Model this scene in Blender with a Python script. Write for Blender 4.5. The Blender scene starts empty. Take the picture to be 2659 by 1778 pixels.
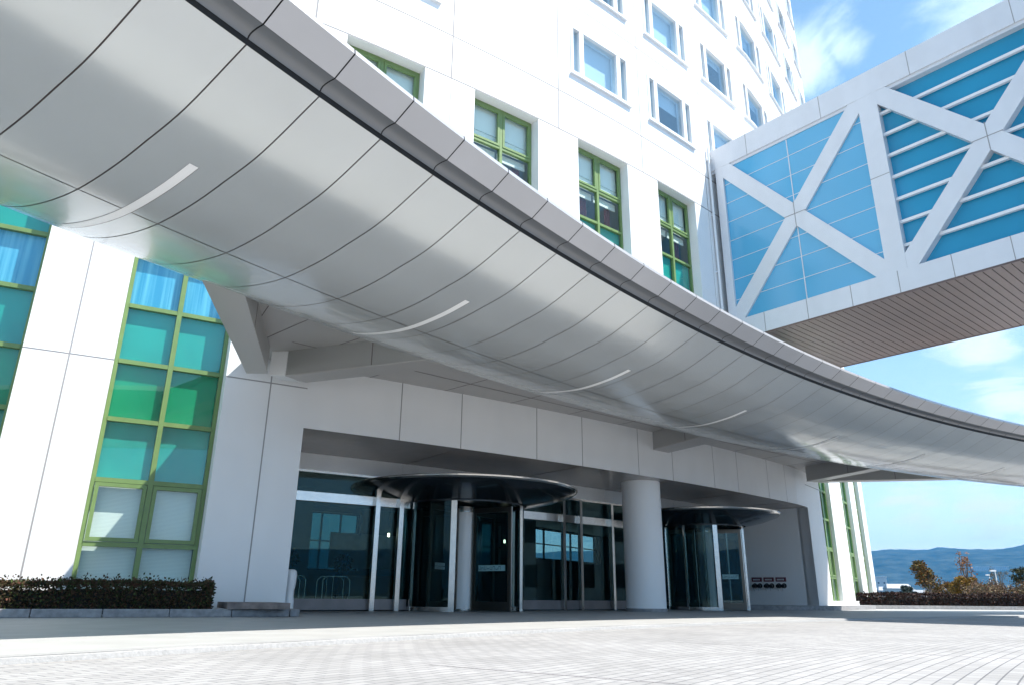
import bpy, bmesh, math, random
from mathutils import Vector, Matrix
random.seed(7)
R = math.radians
sc = bpy.context.scene
COL = sc.collection

# ------------------------------------------------------------------ helpers
class MB:
    """collects verts/faces, builds one mesh object"""
    def __init__(s): s.v = []; s.f = []; s.sm = []
    def face(s, pts, smooth=False):
        i = len(s.v); s.v += [tuple(p) for p in pts]; s.f.append(tuple(range(i, i+len(pts)))); s.sm.append(smooth)
    def grid(s, rows, smooth=True, flip=False, closed=False):
        n = len(rows[0]); i = len(s.v)
        for r in rows: s.v += [tuple(p) for p in r]
        m = n if closed else n-1
        for a in range(len(rows)-1):
            for b in range(m):
                c = (b+1) % n
                q = (i+a*n+b, i+a*n+c, i+(a+1)*n+c, i+(a+1)*n+b)
                s.f.append(q[::-1] if flip else q); s.sm.append(smooth)
    def box8(s, p):   # p: 4 bottom ccw + 4 top
        i = len(s.v); s.v += [tuple(q) for q in p]
        for f in ((3,2,1,0),(4,5,6,7),(0,1,5,4),(1,2,6,5),(2,3,7,6),(3,0,4,7)):
            s.f.append(tuple(i+k for k in f)); s.sm.append(False)
    def box(s, x0,x1,y0,y1,z0,z1, M=None):
        p = [(x0,y0,z0),(x1,y0,z0),(x1,y1,z0),(x0,y1,z0),(x0,y0,z1),(x1,y0,z1),(x1,y1,z1),(x0,y1,z1)]
        if M is not None: p = [M @ Vector(q) for q in p]
        s.box8(p)
    def cyl(s, c, r0, r1, z0, z1, n=32, caps=True, M=None):
        a = [Vector((c[0]+r0*math.cos(2*math.pi*k/n), c[1]+r0*math.sin(2*math.pi*k/n), z0)) for k in range(n)]
        b = [Vector((c[0]+r1*math.cos(2*math.pi*k/n), c[1]+r1*math.sin(2*math.pi*k/n), z1)) for k in range(n)]
        if M is not None: a = [M@q for q in a]; b = [M@q for q in b]
        s.grid([a, b], True, False, True)
        if caps: s.face(a[::-1]); s.face(b)
    def tube(s, p, q, r, n=8, r2=None):
        p = Vector(p); q = Vector(q); d = (q-p).normalized()
        u = d.orthogonal().normalized(); w = d.cross(u); r2 = r if r2 is None else r2
        a = [p+(u*math.cos(2*math.pi*k/n)+w*math.sin(2*math.pi*k/n))*r for k in range(n)]
        b = [q+(u*math.cos(2*math.pi*k/n)+w*math.sin(2*math.pi*k/n))*r2 for k in range(n)]
        s.grid([a, b], True, False, True); s.face(a[::-1]); s.face(b)
    def beam(s, p, q, w, z0, z1):   # horizontal beam from p to q (xy), width w
        p = Vector(p[:2]).to_3d(); q = Vector(q[:2]).to_3d(); d = (q-p).normalized(); n = Vector((-d.y, d.x, 0))*w/2
        s.box8([(*(p-n).xy,z0),(*(q-n).xy,z0),(*(q+n).xy,z0),(*(p+n).xy,z0),(*(p-n).xy,z1),(*(q-n).xy,z1),(*(q+n).xy,z1),(*(p+n).xy,z1)])
    def build(s, name, mat, parent=None):
        me = bpy.data.meshes.new(name); me.from_pydata(s.v, [], s.f)
        me.polygons.foreach_set('use_smooth', s.sm)
        me.materials.append(mat); me.update()
        o = bpy.data.objects.new(name, me); COL.objects.link(o)
        if parent is not None: o.parent = parent
        return o

def weld(o, d=0.0005, recalc=True):
    bm = bmesh.new(); bm.from_mesh(o.data); bmesh.ops.remove_doubles(bm, verts=bm.verts, dist=d)
    if recalc: bmesh.ops.recalc_face_normals(bm, faces=bm.faces)
    bm.to_mesh(o.data); bm.free(); return o
def tag(o, label=None, cat=None, group=None, kind=None):
    if label: o['label'] = label
    if cat: o['category'] = cat
    if group: o['group'] = group
    if kind: o['kind'] = kind
    return o
def thing(name, label, cat, loc=(0,0,0), group=None, rz=0):
    o = bpy.data.objects.new(name, None); COL.objects.link(o); o.location = loc; o.rotation_euler.z = rz
    return tag(o, label, cat, group)

# ------------------------------------------------------------------ materials
def mat(name, col, rough=.6, metal=0, spec=.5, coat=0, noise=0, nscale=3, bump=0, bscale=40, coatr=.05):
    m = bpy.data.materials.new(name); m.use_nodes = True; nt = m.node_tree; b = nt.nodes['Principled BSDF']
    b.inputs['Base Color'].default_value = (*col, 1); b.inputs['Roughness'].default_value = rough
    b.inputs['Metallic'].default_value = metal; b.inputs['Specular IOR Level'].default_value = spec
    b.inputs['Coat Weight'].default_value = coat; b.inputs['Coat Roughness'].default_value = coatr
    tc = None
    if noise or bump:
        tc = nt.nodes.new('ShaderNodeTexCoord')
    if noise:
        n = nt.nodes.new('ShaderNodeTexNoise'); n.inputs['Scale'].default_value = nscale; n.inputs['Detail'].default_value = 6
        nt.links.new(tc.outputs['Object'], n.inputs['Vector'])
        r = nt.nodes.new('ShaderNodeMapRange'); r.inputs[1].default_value = .3; r.inputs[2].default_value = .7
        r.inputs[3].default_value = 1-noise; r.inputs[4].default_value = 1+noise
        nt.links.new(n.outputs['Fac'], r.inputs[0])
        mx = nt.nodes.new('ShaderNodeVectorMath'); mx.operation = 'SCALE'; mx.inputs[0].default_value = col
        nt.links.new(r.outputs[0], mx.inputs['Scale']); nt.links.new(mx.outputs[0], b.inputs['Base Color'])
    if bump:
        n2 = nt.nodes.new('ShaderNodeTexNoise'); n2.inputs['Scale'].default_value = bscale; n2.inputs['Detail'].default_value = 4
        nt.links.new(tc.outputs['Object'], n2.inputs['Vector'])
        bp = nt.nodes.new('ShaderNodeBump'); bp.inputs['Strength'].default_value = bump; bp.inputs['Distance'].default_value = .01
        nt.links.new(n2.outputs['Fac'], bp.inputs['Height']); nt.links.new(bp.outputs[0], b.inputs['Normal'])
    return m
def glass(name, tint, refl=(1,1,1), base=.08, power=1.6):
    """tinted see-through pane with a fresnel mirror on top"""
    m = bpy.data.materials.new(name); m.use_nodes = True; nt = m.node_tree; nt.nodes.clear()
    o = nt.nodes.new('ShaderNodeOutputMaterial'); t = nt.nodes.new('ShaderNodeBsdfTransparent'); g = nt.nodes.new('ShaderNodeBsdfGlossy')
    t.inputs[0].default_value = (*tint, 1); g.inputs[0].default_value = (*refl, 1); g.inputs['Roughness'].default_value = .005
    f = nt.nodes.new('ShaderNodeLayerWeight'); f.inputs[0].default_value = .5      # Schlick, the same from both sides
    pw = nt.nodes.new('ShaderNodeMath'); pw.operation = 'POWER'; pw.inputs[1].default_value = 4.5; nt.links.new(f.outputs['Facing'], pw.inputs[0])
    mr = nt.nodes.new('ShaderNodeMapRange'); mr.inputs[3].default_value = base; mr.inputs[4].default_value = .95
    nt.links.new(pw.outputs[0], mr.inputs[0])
    mx = nt.nodes.new('ShaderNodeMixShader'); nt.links.new(mr.outputs[0], mx.inputs[0])
    nt.links.new(t.outputs[0], mx.inputs[1]); nt.links.new(g.outputs[0], mx.inputs[2]); nt.links.new(mx.outputs[0], o.inputs[0])
    return m

M = {}
M['white'] = mat('white_panel', (.84,.84,.84), .45, noise=.02, nscale=1.3, bump=.06, bscale=30)
M['groove'] = mat('joint_grey', (.33,.32,.32), .9)
M['seam'] = mat('seam_dark', (.17,.145,.14), .8)
M['green'] = mat('green_frame', (.155,.245,.085), .4, noise=.08, nscale=5)
M['pwhite'] = mat('white_frame', (.78,.79,.8), .35)
M['steel'] = mat('brushed_steel', (.60,.58,.55), .2, 1, noise=.05, nscale=8)
M['darksteel'] = mat('dark_steel', (.10,.095,.09), .25, .8)
M['sillmetal'] = mat('sill_cladding', (.22,.20,.20), .4, .3, noise=.1)
M['black'] = mat('black_frame', (.015,.015,.017), .25)
M['column'] = mat('column_paint', (.87,.87,.87), .4, bump=.04)
M['canopy'] = mat('silver_panel', (.63,.655,.66), .24, .42, noise=.025, nscale=.6, coat=.3, coatr=.03)
M['fascia'] = mat('silver_edge', (.50,.50,.52), .3, .3, noise=.03, nscale=1)
M['cove'] = mat('dark_edge_cove', (.20,.21,.225), .35, .3)
M['edge_dark'] = mat('black_edge_reflection', (.012,.012,.013), .7)  # dark reflection of the canopy edge painted as black; also joint backing
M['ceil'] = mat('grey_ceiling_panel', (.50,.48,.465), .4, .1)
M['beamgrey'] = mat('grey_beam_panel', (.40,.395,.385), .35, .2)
M['strip'] = mat('light_strip_lens', (.95,.95,.95), .25)
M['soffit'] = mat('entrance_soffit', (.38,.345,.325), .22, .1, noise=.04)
M['stone'] = mat('grey_granite', (.27,.27,.28), .75, noise=.25, nscale=9, bump=.3, bscale=90)
M['kerbstone'] = mat('kerb_granite', (.30,.30,.30), .8, noise=.12, nscale=30, bump=.6, bscale=70)
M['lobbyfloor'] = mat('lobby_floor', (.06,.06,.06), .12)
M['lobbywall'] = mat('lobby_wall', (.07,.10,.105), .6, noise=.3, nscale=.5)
M['blind'] = mat('white_blind', (.78,.79,.78), .6)
M['skin_brown'] = mat('bronze_plank', (.15,.10,.085), .34, .4, noise=.1, nscale=1)
M['bridgew'] = mat('bridge_cladding', (.72,.73,.76), .4, .1, noise=.02)
M['bridgeglass'] = mat('bridge_glass', (.11,.42,.66), .16, 0, .5, noise=.05, nscale=.25)
M['bridgeglass2'] = mat('louvre_glass', (.025,.28,.47), .14, 0, .5, noise=.12, nscale=.3)  # noise paints faint cloud reflections into the blue
M['winglass'] = glass('window_glass', (.88,.97,.95), (.8,.95,1), .07, 1.5)
M['hotelglass'] = glass('hotel_glass', (.72,.86,.95), (.78,.9,.97), .24, 1.6)
M['lobbyglass'] = glass('entrance_glass', (.42,.60,.58), (.55,.85,.85), .04, 1.5)
M['tealglass'] = glass('teal_rear_glass', (.035,.13,.14), (.5,.8,.8), .05)
M['drumglass'] = glass('drum_glass', (.26,.36,.36), (.5,.75,.75), .03)
M['doorglass'] = glass('door_glass', (.5,.66,.68), (.7,.95,1), .05, 1.45)
M['roomdark'] = mat('room_interior', (.50,.54,.58), .8)
M['spandrel_teal'] = mat('teal_panel', (.018,.32,.27), .3, 0, .5, coat=.2, noise=.15, nscale=.8)
M['spandrel_green'] = mat('green_panel', (.006,.27,.125), .3, 0, .5, coat=.2, noise=.15, nscale=.8)
M['curtain'] = mat('curtain_red', (.18,.05,.06), .9)
M['hedge_dark'] = mat('hedge_leaf_dark', (.045,.055,.03), .55, noise=.5, nscale=4)
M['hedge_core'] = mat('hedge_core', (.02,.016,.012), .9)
M['bark'] = mat('bark', (.10,.08,.065), .9, noise=.3, nscale=12)
M['roof'] = mat('grey_roof', (.35,.36,.38), .6)
M['red'] = mat('red_plate', (.16,.03,.04), .5)
M['paper'] = mat('notice_paper', (.75,.82,.85), .5)
M['film'] = mat('sticker_film', (.30,.55,.58), .5)
M['ink'] = mat('ink', (.03,.08,.12), .6)
M['soil'] = mat('soil', (.07,.05,.035), .95, noise=.4, nscale=20, bump=.5)

def panelise(m):
    nt = m.node_tree; b = nt.nodes['Principled BSDF']; old = b.inputs['Base Color'].links[0].from_socket
    ge = nt.nodes.new('ShaderNodeNewGeometry'); mr = nt.nodes.new('ShaderNodeMapRange'); mr.inputs[3].default_value = .955; mr.inputs[4].default_value = 1.03
    nt.links.new(ge.outputs['Random Per Island'], mr.inputs[0]); v = nt.nodes.new('ShaderNodeVectorMath'); v.operation = 'SCALE'
    nt.links.new(old, v.inputs[0]); nt.links.new(mr.outputs[0], v.inputs['Scale']); nt.links.new(v.outputs[0], b.inputs['Base Color'])
    tc = nt.nodes.new('ShaderNodeTexCoord'); n = nt.nodes.new('ShaderNodeTexNoise'); n.inputs['Scale'].default_value = 1.1; n.inputs['Detail'].default_value = 2
    nt.links.new(tc.outputs['Object'], n.inputs[0]); bp = nt.nodes.new('ShaderNodeBump'); bp.inputs['Strength'].default_value = .35; bp.inputs['Distance'].default_value = .02
    nt.links.new(n.outputs['Fac'], bp.inputs['Height']); nt.links.new(bp.outputs[0], b.inputs['Normal']); nt.links.new(bp.outputs[0], b.inputs['Coat Normal'])
panelise(M['canopy']); panelise(M['fascia'])
def streaks(m, amt):
    nt = m.node_tree; b = nt.nodes['Principled BSDF']; old = b.inputs['Base Color'].links[0].from_socket
    tc = nt.nodes.new('ShaderNodeTexCoord'); mp = nt.nodes.new('ShaderNodeMapping'); mp.inputs['Scale'].default_value = (1.3, 1.3, .14); n = nt.nodes.new('ShaderNodeTexNoise'); n.inputs['Scale'].default_value = 1; n.inputs['Detail'].default_value = 6
    nt.links.new(tc.outputs['Object'], mp.inputs[0]); nt.links.new(mp.outputs[0], n.inputs[0]); mr = nt.nodes.new('ShaderNodeMapRange'); mr.inputs[1].default_value = .35; mr.inputs[2].default_value = .65; mr.inputs[3].default_value = 1-amt; mr.inputs[4].default_value = 1
    nt.links.new(n.outputs['Fac'], mr.inputs[0]); v = nt.nodes.new('ShaderNodeVectorMath'); v.operation = 'SCALE'; nt.links.new(old, v.inputs[0]); nt.links.new(mr.outputs[0], v.inputs['Scale']); nt.links.new(v.outputs[0], b.inputs['Base Color'])
streaks(M['white'], .04); streaks(M['bridgew'], .05)
# blue curtain panels behind upper green windows: vertical folds
def curtain_mat():
    m = bpy.data.materials.new('blue_sheer_curtain'); m.use_nodes = True; nt = m.node_tree; b = nt.nodes['Principled BSDF']
    tc = nt.nodes.new('ShaderNodeTexCoord'); mp = nt.nodes.new('ShaderNodeMapping'); mp.inputs['Scale'].default_value = (14,14,.35)
    n = nt.nodes.new('ShaderNodeTexNoise'); n.inputs['Scale'].default_value = 1.0; n.inputs['Detail'].default_value = 5
    cr = nt.nodes.new('ShaderNodeValToRGB'); cr.color_ramp.elements[0].position = .38; cr.color_ramp.elements[0].color = (.04,.30,.52,1)
    cr.color_ramp.elements[1].position = .68; cr.color_ramp.elements[1].color = (.15,.48,.68,1)
    nt.links.new(tc.outputs['Object'], mp.inputs[0]); nt.links.new(mp.outputs[0], n.inputs[0]); nt.links.new(n.outputs['Fac'], cr.inputs[0])
    nt.links.new(cr.outputs[0], b.inputs['Base Color']); b.inputs['Roughness'].default_value = .25; b.inputs['Coat Weight'].default_value = .6
    return m
M['bluecurtain'] = curtain_mat()
def slat_mat():
    m = bpy.data.materials.new('slatted_blind'); m.use_nodes = True; nt = m.node_tree; b = nt.nodes['Principled BSDF']
    b.inputs['Roughness'].default_value = .5
    tc = nt.nodes.new('ShaderNodeTexCoord'); w = nt.nodes.new('ShaderNodeTexWave'); w.bands_direction = 'Z'; w.inputs['Scale'].default_value = 12
    cr = nt.nodes.new('ShaderNodeValToRGB'); cr.color_ramp.elements[0].color = (.60,.62,.62,1); cr.color_ramp.elements[1].color = (.82,.82,.80,1)
    nt.links.new(tc.outputs['Object'], w.inputs[0]); nt.links.new(w.outputs['Fac'], cr.inputs[0]); nt.links.new(cr.outputs[0], b.inputs['Base Color'])
    return m
M['slats'] = slat_mat()

# ------------------------------------------------------------------ plan geometry
# facade: a convex arc; canopy: a ring swept about the middle of the turning circle
C0 = (-50.47, 89.25); RC = 86.036; A0 = R(-57.9009)
CC = (42.21, -23.85); CR = 53.507
def K(s):
    t = max(0, s-21); return 1-.010*t-.0004*t*t
def B0(s):
    a = A0+s/RC; k = K(s); return Vector(((C0[0]+RC*math.cos(a))/k, (C0[1]+RC*math.sin(a))/k, 0))
def FP(s, z, dr=0):
    p = B0(s)
    if dr:
        d = (B0(s+.05)-B0(s-.05)).normalized(); n = Vector((d.y, -d.x, 0)); p = p+n*dr
    p.z = z; return p
def CP(a, off, z):       # canopy polar: angle degrees, offset outward from edge radius
    a = R(a); r = CR+off; return Vector((CC[0]+r*math.cos(a), CC[1]+r*math.sin(a), z))

def fbox(mb, s0, s1, z0, z1, d0, d1, step=1.2):      # box following the facade
    n = max(1, int(math.ceil((s1-s0)/step))); S = [s0+(s1-s0)*i/n for i in range(n+1)]
    rows = [[FP(s, z0, d0), FP(s, z1, d0), FP(s, z1, d1), FP(s, z0, d1)] for s in S]
    mb.grid(rows, False, True, True); mb.face(rows[0]); mb.face(rows[-1][::-1])

def heightfield(sb, zb, depth, name, mater, parent):
    """facade surface of cells, each with its own depth; None = open hole"""
    mb = MB(); jm_ = MB(); nS, nZ = len(sb)-1, len(zb)-1
    D = [[depth((sb[i]+sb[i+1])/2, (zb[j]+zb[j+1])/2) for j in range(nZ)] for i in range(nS)]
    HD = -.45
    for i in range(nS):
        for j in range(nZ):
            d = D[i][j]
            if d is not None:
                (jm_ if d == -.005 else mb).face([FP(sb[i], zb[j], d), FP(sb[i+1], zb[j], d), FP(sb[i+1], zb[j+1], d), FP(sb[i], zb[j+1], d)])
            for (i2, j2, e) in ((i+1, j, 0), (i, j+1, 1)):
                if i2 >= nS or j2 >= nZ: continue
                a = HD if d is None else d; b = HD if D[i2][j2] is None else D[i2][j2]
                if abs(a-b) < 1e-6: continue
                if e == 0:
                    q = [FP(sb[i+1], zb[j], a), FP(sb[i+1], zb[j], b), FP(sb[i+1], zb[j+1], b), FP(sb[i+1], zb[j+1], a)]
                else:
                    q = [FP(sb[i], zb[j+1], a), FP(sb[i+1], zb[j+1], a), FP(sb[i+1], zb[j+1], b), FP(sb[i], zb[j+1], b)]
                mb.face(q if a > b else q[::-1])
    wl = mb.build(name, mater, parent); jm_.build('panel_joint', M['groove'], wl)
    return wl

# ------------------------------------------------------------------ HOTEL
hotel = thing('hotel_building', 'tall white panelled hotel with rows of windows and a curved facade above the grey canopy', 'building', FP(8,0,0))
HL = hotel.location.copy()
hotel.location = (0,0,0)
VJ = [-17.4,-13.2,-9.0,-4.82,-.84,3.38,7.6,11.8,15.95,19.95,23.6,26.6,28.8]          # vertical joints (pier centres)
HJ = [4.93,10.05,15.22,16.8,20.9,25.0,29.1,33.2,37.3,41.4,45.5]
SL, SR, ZT = -19.5, 30.1, 49.0
TW_L = [(-16.5,-14.1),(-12.3,-9.9),(-8.0,-5.62),(-4.02,-1.82)]                        # full height green windows, left
TW_U = [(.08,2.5),(4.23,6.71),(8.46,10.93),(12.62,15.0),(16.85,19.1),(20.85,22.8)]    # upper green windows
TW_R = [(23.46,24.72),(26.33,27.65),(28.5,29.35)]                                      # right end
HW = [(-16.4,-13.9),(-12.3,-9.8),(-8.1,-5.3),(-4.1,-1.7),(-.05,2.78),(8.27,11.15),(12.42,15.2),(16.4,19.08),(20.2,22.8),(23.7,25.75),(26.62,27.98),(28.9,29.75)]
HZ = [17.87+4.1*i for i in range(8)]
g = .03
def near(v, L, w=g/2+1e-4): return any(abs(v-x) < w for x in L)
def inside(v, L): return any(a < v < b for a, b in L)
def depth(s, z):
    if 0 < s < 21.95 and z < 5.5:
        if z < 4.0: return None
        return 0 if not near(s, FJ) else -.005
    if z < 15.22:
        if inside(s, TW_L) and z > .35: return None
        if inside(s, TW_R) and z > .35: return None
        if inside(s, TW_U) and z > 6.3 and s < 22.9: return None
    for z0 in HZ:
        if z0 < z < z0+2.03 and inside(s, HW): return None
    wj = .0285 if z > 15.1 else g/2+1e-4
    if near(z, HJ, wj) or near(s, VJ, wj): return -.005
    return 0
FJ = [2.39,4.14,6.63,8.35,10.77,12.46,14.8,16.34,18.58,20.07]
sb = {SL, SR, 0.0, 21.95}
for L in (TW_L, TW_U, TW_R, HW):
    for a, b in L: sb |= {a, b}
for x in VJ+FJ: sb |= {x-g/2, x+g/2}
for x in VJ: sb |= {x-.028, x+.028}
for k in range(int(SL), 30): sb.add(k+.013)
sb = sorted(sb)
sb = [x for i, x in enumerate(sb) if i == 0 or x-sb[i-1] > 1e-4]
zb = {-.3, .35, 4.0, 5.5, 6.3, 15.22, ZT}
for x in HJ: zb |= {x-g/2, x+g/2}
for x in HJ[2:]: zb |= {x-.028, x+.028}
zb.discard(15.22)
for z0 in HZ: zb |= {z0, z0+2.03}
zb = sorted(zb)
heightfield(sb, zb, depth, 'wall', M['white'], hotel)
# end wall, roof, body
mb = MB()
eR = [FP(SR, z, d) for z, d in ((-.3,0),(ZT,0),(ZT,-16),(-.3,-16))]
mb.face(eR[::-1]); eL = [FP(SL, z, d) for z, d in ((-.3,0),(ZT,0),(ZT,-16),(-.3,-16))]; mb.face(eL)
n = 24; S = [SL+(SR-SL)*i/n for i in range(n+1)]
BWIN = [(6.0,9.3,1.4,3.85,'teal'),(17.9,21.2,1.6,4.0,'teal'),(22.7,29.0,2.4,4.05,'clear')]
def back_wall(mb, dr, s0, s1, z0, z1):
    x = s0
    for a, b, c, d, _ in BWIN:
        P_ = lambda u, v: mb.grid([[FP(u+(v-u)*k/6, z0, dr) for k in range(7)], [FP(u+(v-u)*k/6, z1, dr) for k in range(7)]], False, True)
        P_(x, a)
        for (q0, q1) in ((z0, c), (d, z1)): mb.grid([[FP(a+(b-a)*k/4, q0, dr) for k in range(5)], [FP(a+(b-a)*k/4, q1, dr) for k in range(5)]], False, True)
        x = b
    mb.grid([[FP(x+(s1-x)*k/6, z0, dr) for k in range(7)], [FP(x+(s1-x)*k/6, z1, dr) for k in range(7)]], False, True)
mb.grid([[FP(s, ZT, 0) for s in S], [FP(s, ZT, -16) for s in S]], False)
back_wall(mb, -16, SL, SR, -.3, ZT)
mb.build('body', M['white'], hotel)
# dark inner lining behind the windows so that nothing shows through
mb = MB()
mb.grid([[FP(s, 6.2, -3.2) for s in S], [FP(s, ZT-.2, -3.2) for s in S]], False)
for z in [6.2, 10.2, 14.2, 17.1]+[z0+3.1 for z0 in HZ[:-1]]:
    mb.grid([[FP(s, z, -.5) for s in S], [FP(s, z, -3.2) for s in S]], False)
mb.build('room_interior', M['roomdark'], hotel)

def g_window(s0, s1, zlo, zhi, style):
    """tall green framed window; parts: frame, panes, panels behind"""
    D = -.36 if s0 < 23 else -.17; fw = .085
    mb = MB(); zs = [1.3+1.245*i for i in range(12)]
    zs = [z for z in zs if zlo+.3 < z < zhi-.3]
    fbox(mb, s0+.005, s0+fw, zlo, zhi, D-.10, D)
    fbox(mb, s1-fw, s1-.005, zlo, zhi, D-.10, D)
    fbox(mb, s0+fw, s1-fw, zhi-fw*1.2, zhi-.004, D-.10, D)
    sm = (s0+s1)/2
    fbox(mb, sm-.05, sm+.05, zlo, zhi-fw*1.2, D-.10, D+.02)
    for z in zs:
        fbox(mb, s0+fw, sm-.05, z-.045, z+.045, D-.10, D+.012); fbox(mb, sm+.05, s1-fw, z-.045, z+.045, D-.10, D+.012)
    # casement inner frames
    cz = [(1.345, 2.5)] if style == 'low' else [(13.795, zhi-.12)]
    for (a, b) in cz:
        for (u, v) in ((s0+fw, sm-.05), (sm+.05, s1-fw)):
            w = .085; f = D+.03
            fbox(mb, u+.01, u+w, a+.01, b-.01, D-.05, f); fbox(mb, v-w, v-.01, a+.01, b-.01, D-.05, f)
            fbox(mb, u+w, v-w, a+.01, a+w, D-.05, f); fbox(mb, u+w, v-w, b-w, b-.01, D-.05, f)
    w = mb.build('window', M['green'], hotel)
    zz = [zlo]+zs+[zhi]
    gm = MB()
    for (u, v) in ((s0+fw, sm-.05), (sm+.05, s1-fw)):
        for a, b in zip(zz[:-1], zz[1:]):
            gm.face([FP(u, a, D-.05), FP(v, a, D-.05), FP(v, b, D-.05), FP(u, b, D-.05)])
    gm.build('pane', M['winglass'], w)
    # what stands behind each row of panes
    groups = {}
    for i, (a, b) in enumerate(zip(zz[:-1], zz[1:])):
        m_ = (a+b)/2
        if m_ < 2.5: k = 'slats'
        elif m_ < 3.7: k = 'spandrel_teal'
        elif m_ < 5: k = 'spandrel_green'
        elif m_ < 6.2: k = 'spandrel_teal'
        elif m_ < 8: k = 'bluecurtain'
        elif m_ < 12.4: k = 'spandrel_teal'
        elif m_ > 13.75: k = 'blind'
        else: k = 'room'
        groups.setdefault(k, []).append((a, b))
    for k, L in groups.items():
        if k == 'room':
            for a, b in L:
                for (u, v) in ((s0+fw, sm-.05), (sm+.05, s1-fw)):
                    bm_ = MB(); cm = MB()
                    fbox(bm_, u, v, b-.28, b-.02, D-.30, D-.26)
                    q = u+(v-u)*.62
                    for c in range(5):
                        x = q+c*.07; cm.face([FP(x, a, D-.42-.03*(c%2)), FP(x+.07, a, D-.42-.03*((c+1)%2)), FP(x+.07, b-.05, D-.42-.03*((c+1)%2)), FP(x, b-.05, D-.42-.03*(c%2))])
                    bm_.build('blind', M['blind'], w); cm.build('curtain', M['curtain'], w)
            continue
        dd = D-.13 if k not in ('slats', 'blind') else D-.17
        for a, b in L:
            for (u, v) in ((s0+fw, sm-.05), (sm+.05, s1-fw)):
                pm = MB(); pm.face([FP(u, a, dd), FP(v, a, dd), FP(v, b, dd), FP(u, b, dd)])
                pm.build({'slats':'blind','blind':'blind','bluecurtain':'curtain'}.get(k, 'panel'), M[k], w)
    return w
for a, b in TW_L: g_window(a, b, .35, 15.22, 'low')
for a, b in TW_U: g_window(a, b, 6.3, 15.22, 'up')
for a, b in TW_R: g_window(a, b, .35, 15.22, 'low')

def h_window(s0, s1, z0, seed):
    rr = random.Random(seed); z1 = z0+2.03; mb = MB(); W = s1-s0; e = .0; t = .06*min(1, W/2)
    # raised white surround, two narrow side lights and a wide centre pane
    f1 = .028
    fbox(mb, s0-.07, s0+t, z0-.07, z1+.05, -.3, f1); fbox(mb, s1-t, s1+.07, z0-.07, z1+.05, -.3, f1)
    fbox(mb, s0+t, s1-t, z1-t, z1+.05, -.3, f1); fbox(mb, s0+t, s1-t, z0-.07, z0+.09, -.3, f1)
    sw = W*.105; mw = W*.075
    a1 = s0+t+sw; a2 = a1+mw; b1 = s1-t-sw; b2 = b1-mw
    fbox(mb, a1, a2, z0+.09, z1-t, -.3, f1-.012); fbox(mb, b2, b1, z0+.09, z1-t, -.3, f1-.012)
    fbox(mb, s0-.12, s1+.12, z0-.12, z0-.07, 0, .10)
    w = mb.build('window', M['pwhite'], hotel)
    gm = MB()
    for (u, v) in ((s0+t, a1), (a2, b2), (b1, s1-t)):
        gm.face([FP(u, z0+.09, -.1), FP(v, z0+.09, -.1), FP(v, z1-t, -.1), FP(u, z1-t, -.1)])
    gm.build('pane', M['hotelglass'], w)
    pm = MB(); bl = rr.choice([.15, .2, .35, .9, .9, .5, .9]) ; dd = -.34
    pm.face([FP(s0, z1-(z1-z0)*bl, dd), FP(s1, z1-(z1-z0)*bl, dd), FP(s1, z1, dd), FP(s0, z1, dd)])
    pm.build('blind', M['blind'], w)
for i, (a, b) in enumerate(HW):
    for j, z0 in enumerate(HZ): h_window(a, b, z0, i*31+j*7)

# rain pipe beside the skybridge
mb = MB(); mb.tube(FP(16.18, 6.5, .09), FP(16.18, 18.2, .09), .05, 10)
for z in (7.5, 10, 12.5, 15, 17.6): fbox(mb, 16.10, 16.26, z, z+.05, 0, .1)
mb.build('drainpipe', M['pwhite'], hotel)

# entrance recess
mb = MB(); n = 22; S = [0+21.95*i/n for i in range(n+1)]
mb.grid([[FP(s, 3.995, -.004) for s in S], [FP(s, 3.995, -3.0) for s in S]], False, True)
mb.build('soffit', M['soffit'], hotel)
mb = MB()
for x in (4.1, 8.3, 12.5, 16.7, 20.2): mb = MB(); fbox(mb, x, x+.015, 3.986, 3.994, -3, -.01); mb.build('soffit_joint', M['seam'], hotel)
mb = MB()
for a, b in ((0.0, 4.0), (4.015, 8.2), (8.215, 12.4), (12.415, 16.6), (16.615, 21.95)): mb = MB(); fbox(mb, a, b, 3.56, 3.994, -3.1, -3.0); mb.build('bulkhead', M['white'], hotel)
mb = MB()
mb.face([FP(0, 0, -.45), FP(0, 0, -3.1), FP(0, 4, -3.1), FP(0, 4, -.45)]); mb.face([FP(0,0,0), FP(0,0,-.45), FP(0,4,-.45), FP(0,4,0)])
mb.build('side_wall', M['column'], hotel)
mb = MB(); fbox(mb, 21.95, 22.2, 0, 3.99, -3.1, -.001); mb.build('side_wall', M['column'], hotel)
# round column
cpos = FP(12.02, 0, -1.02)
mb = MB(); mb.cyl(cpos, .625, .625, .09, 4.0, 64, False)
c1 = mb.build('column', M['column'], hotel)
mb = MB(); mb.cyl(cpos, .655, .655, 0, .09, 64); mb.build('base_ring', M['stone'], c1)

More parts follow.
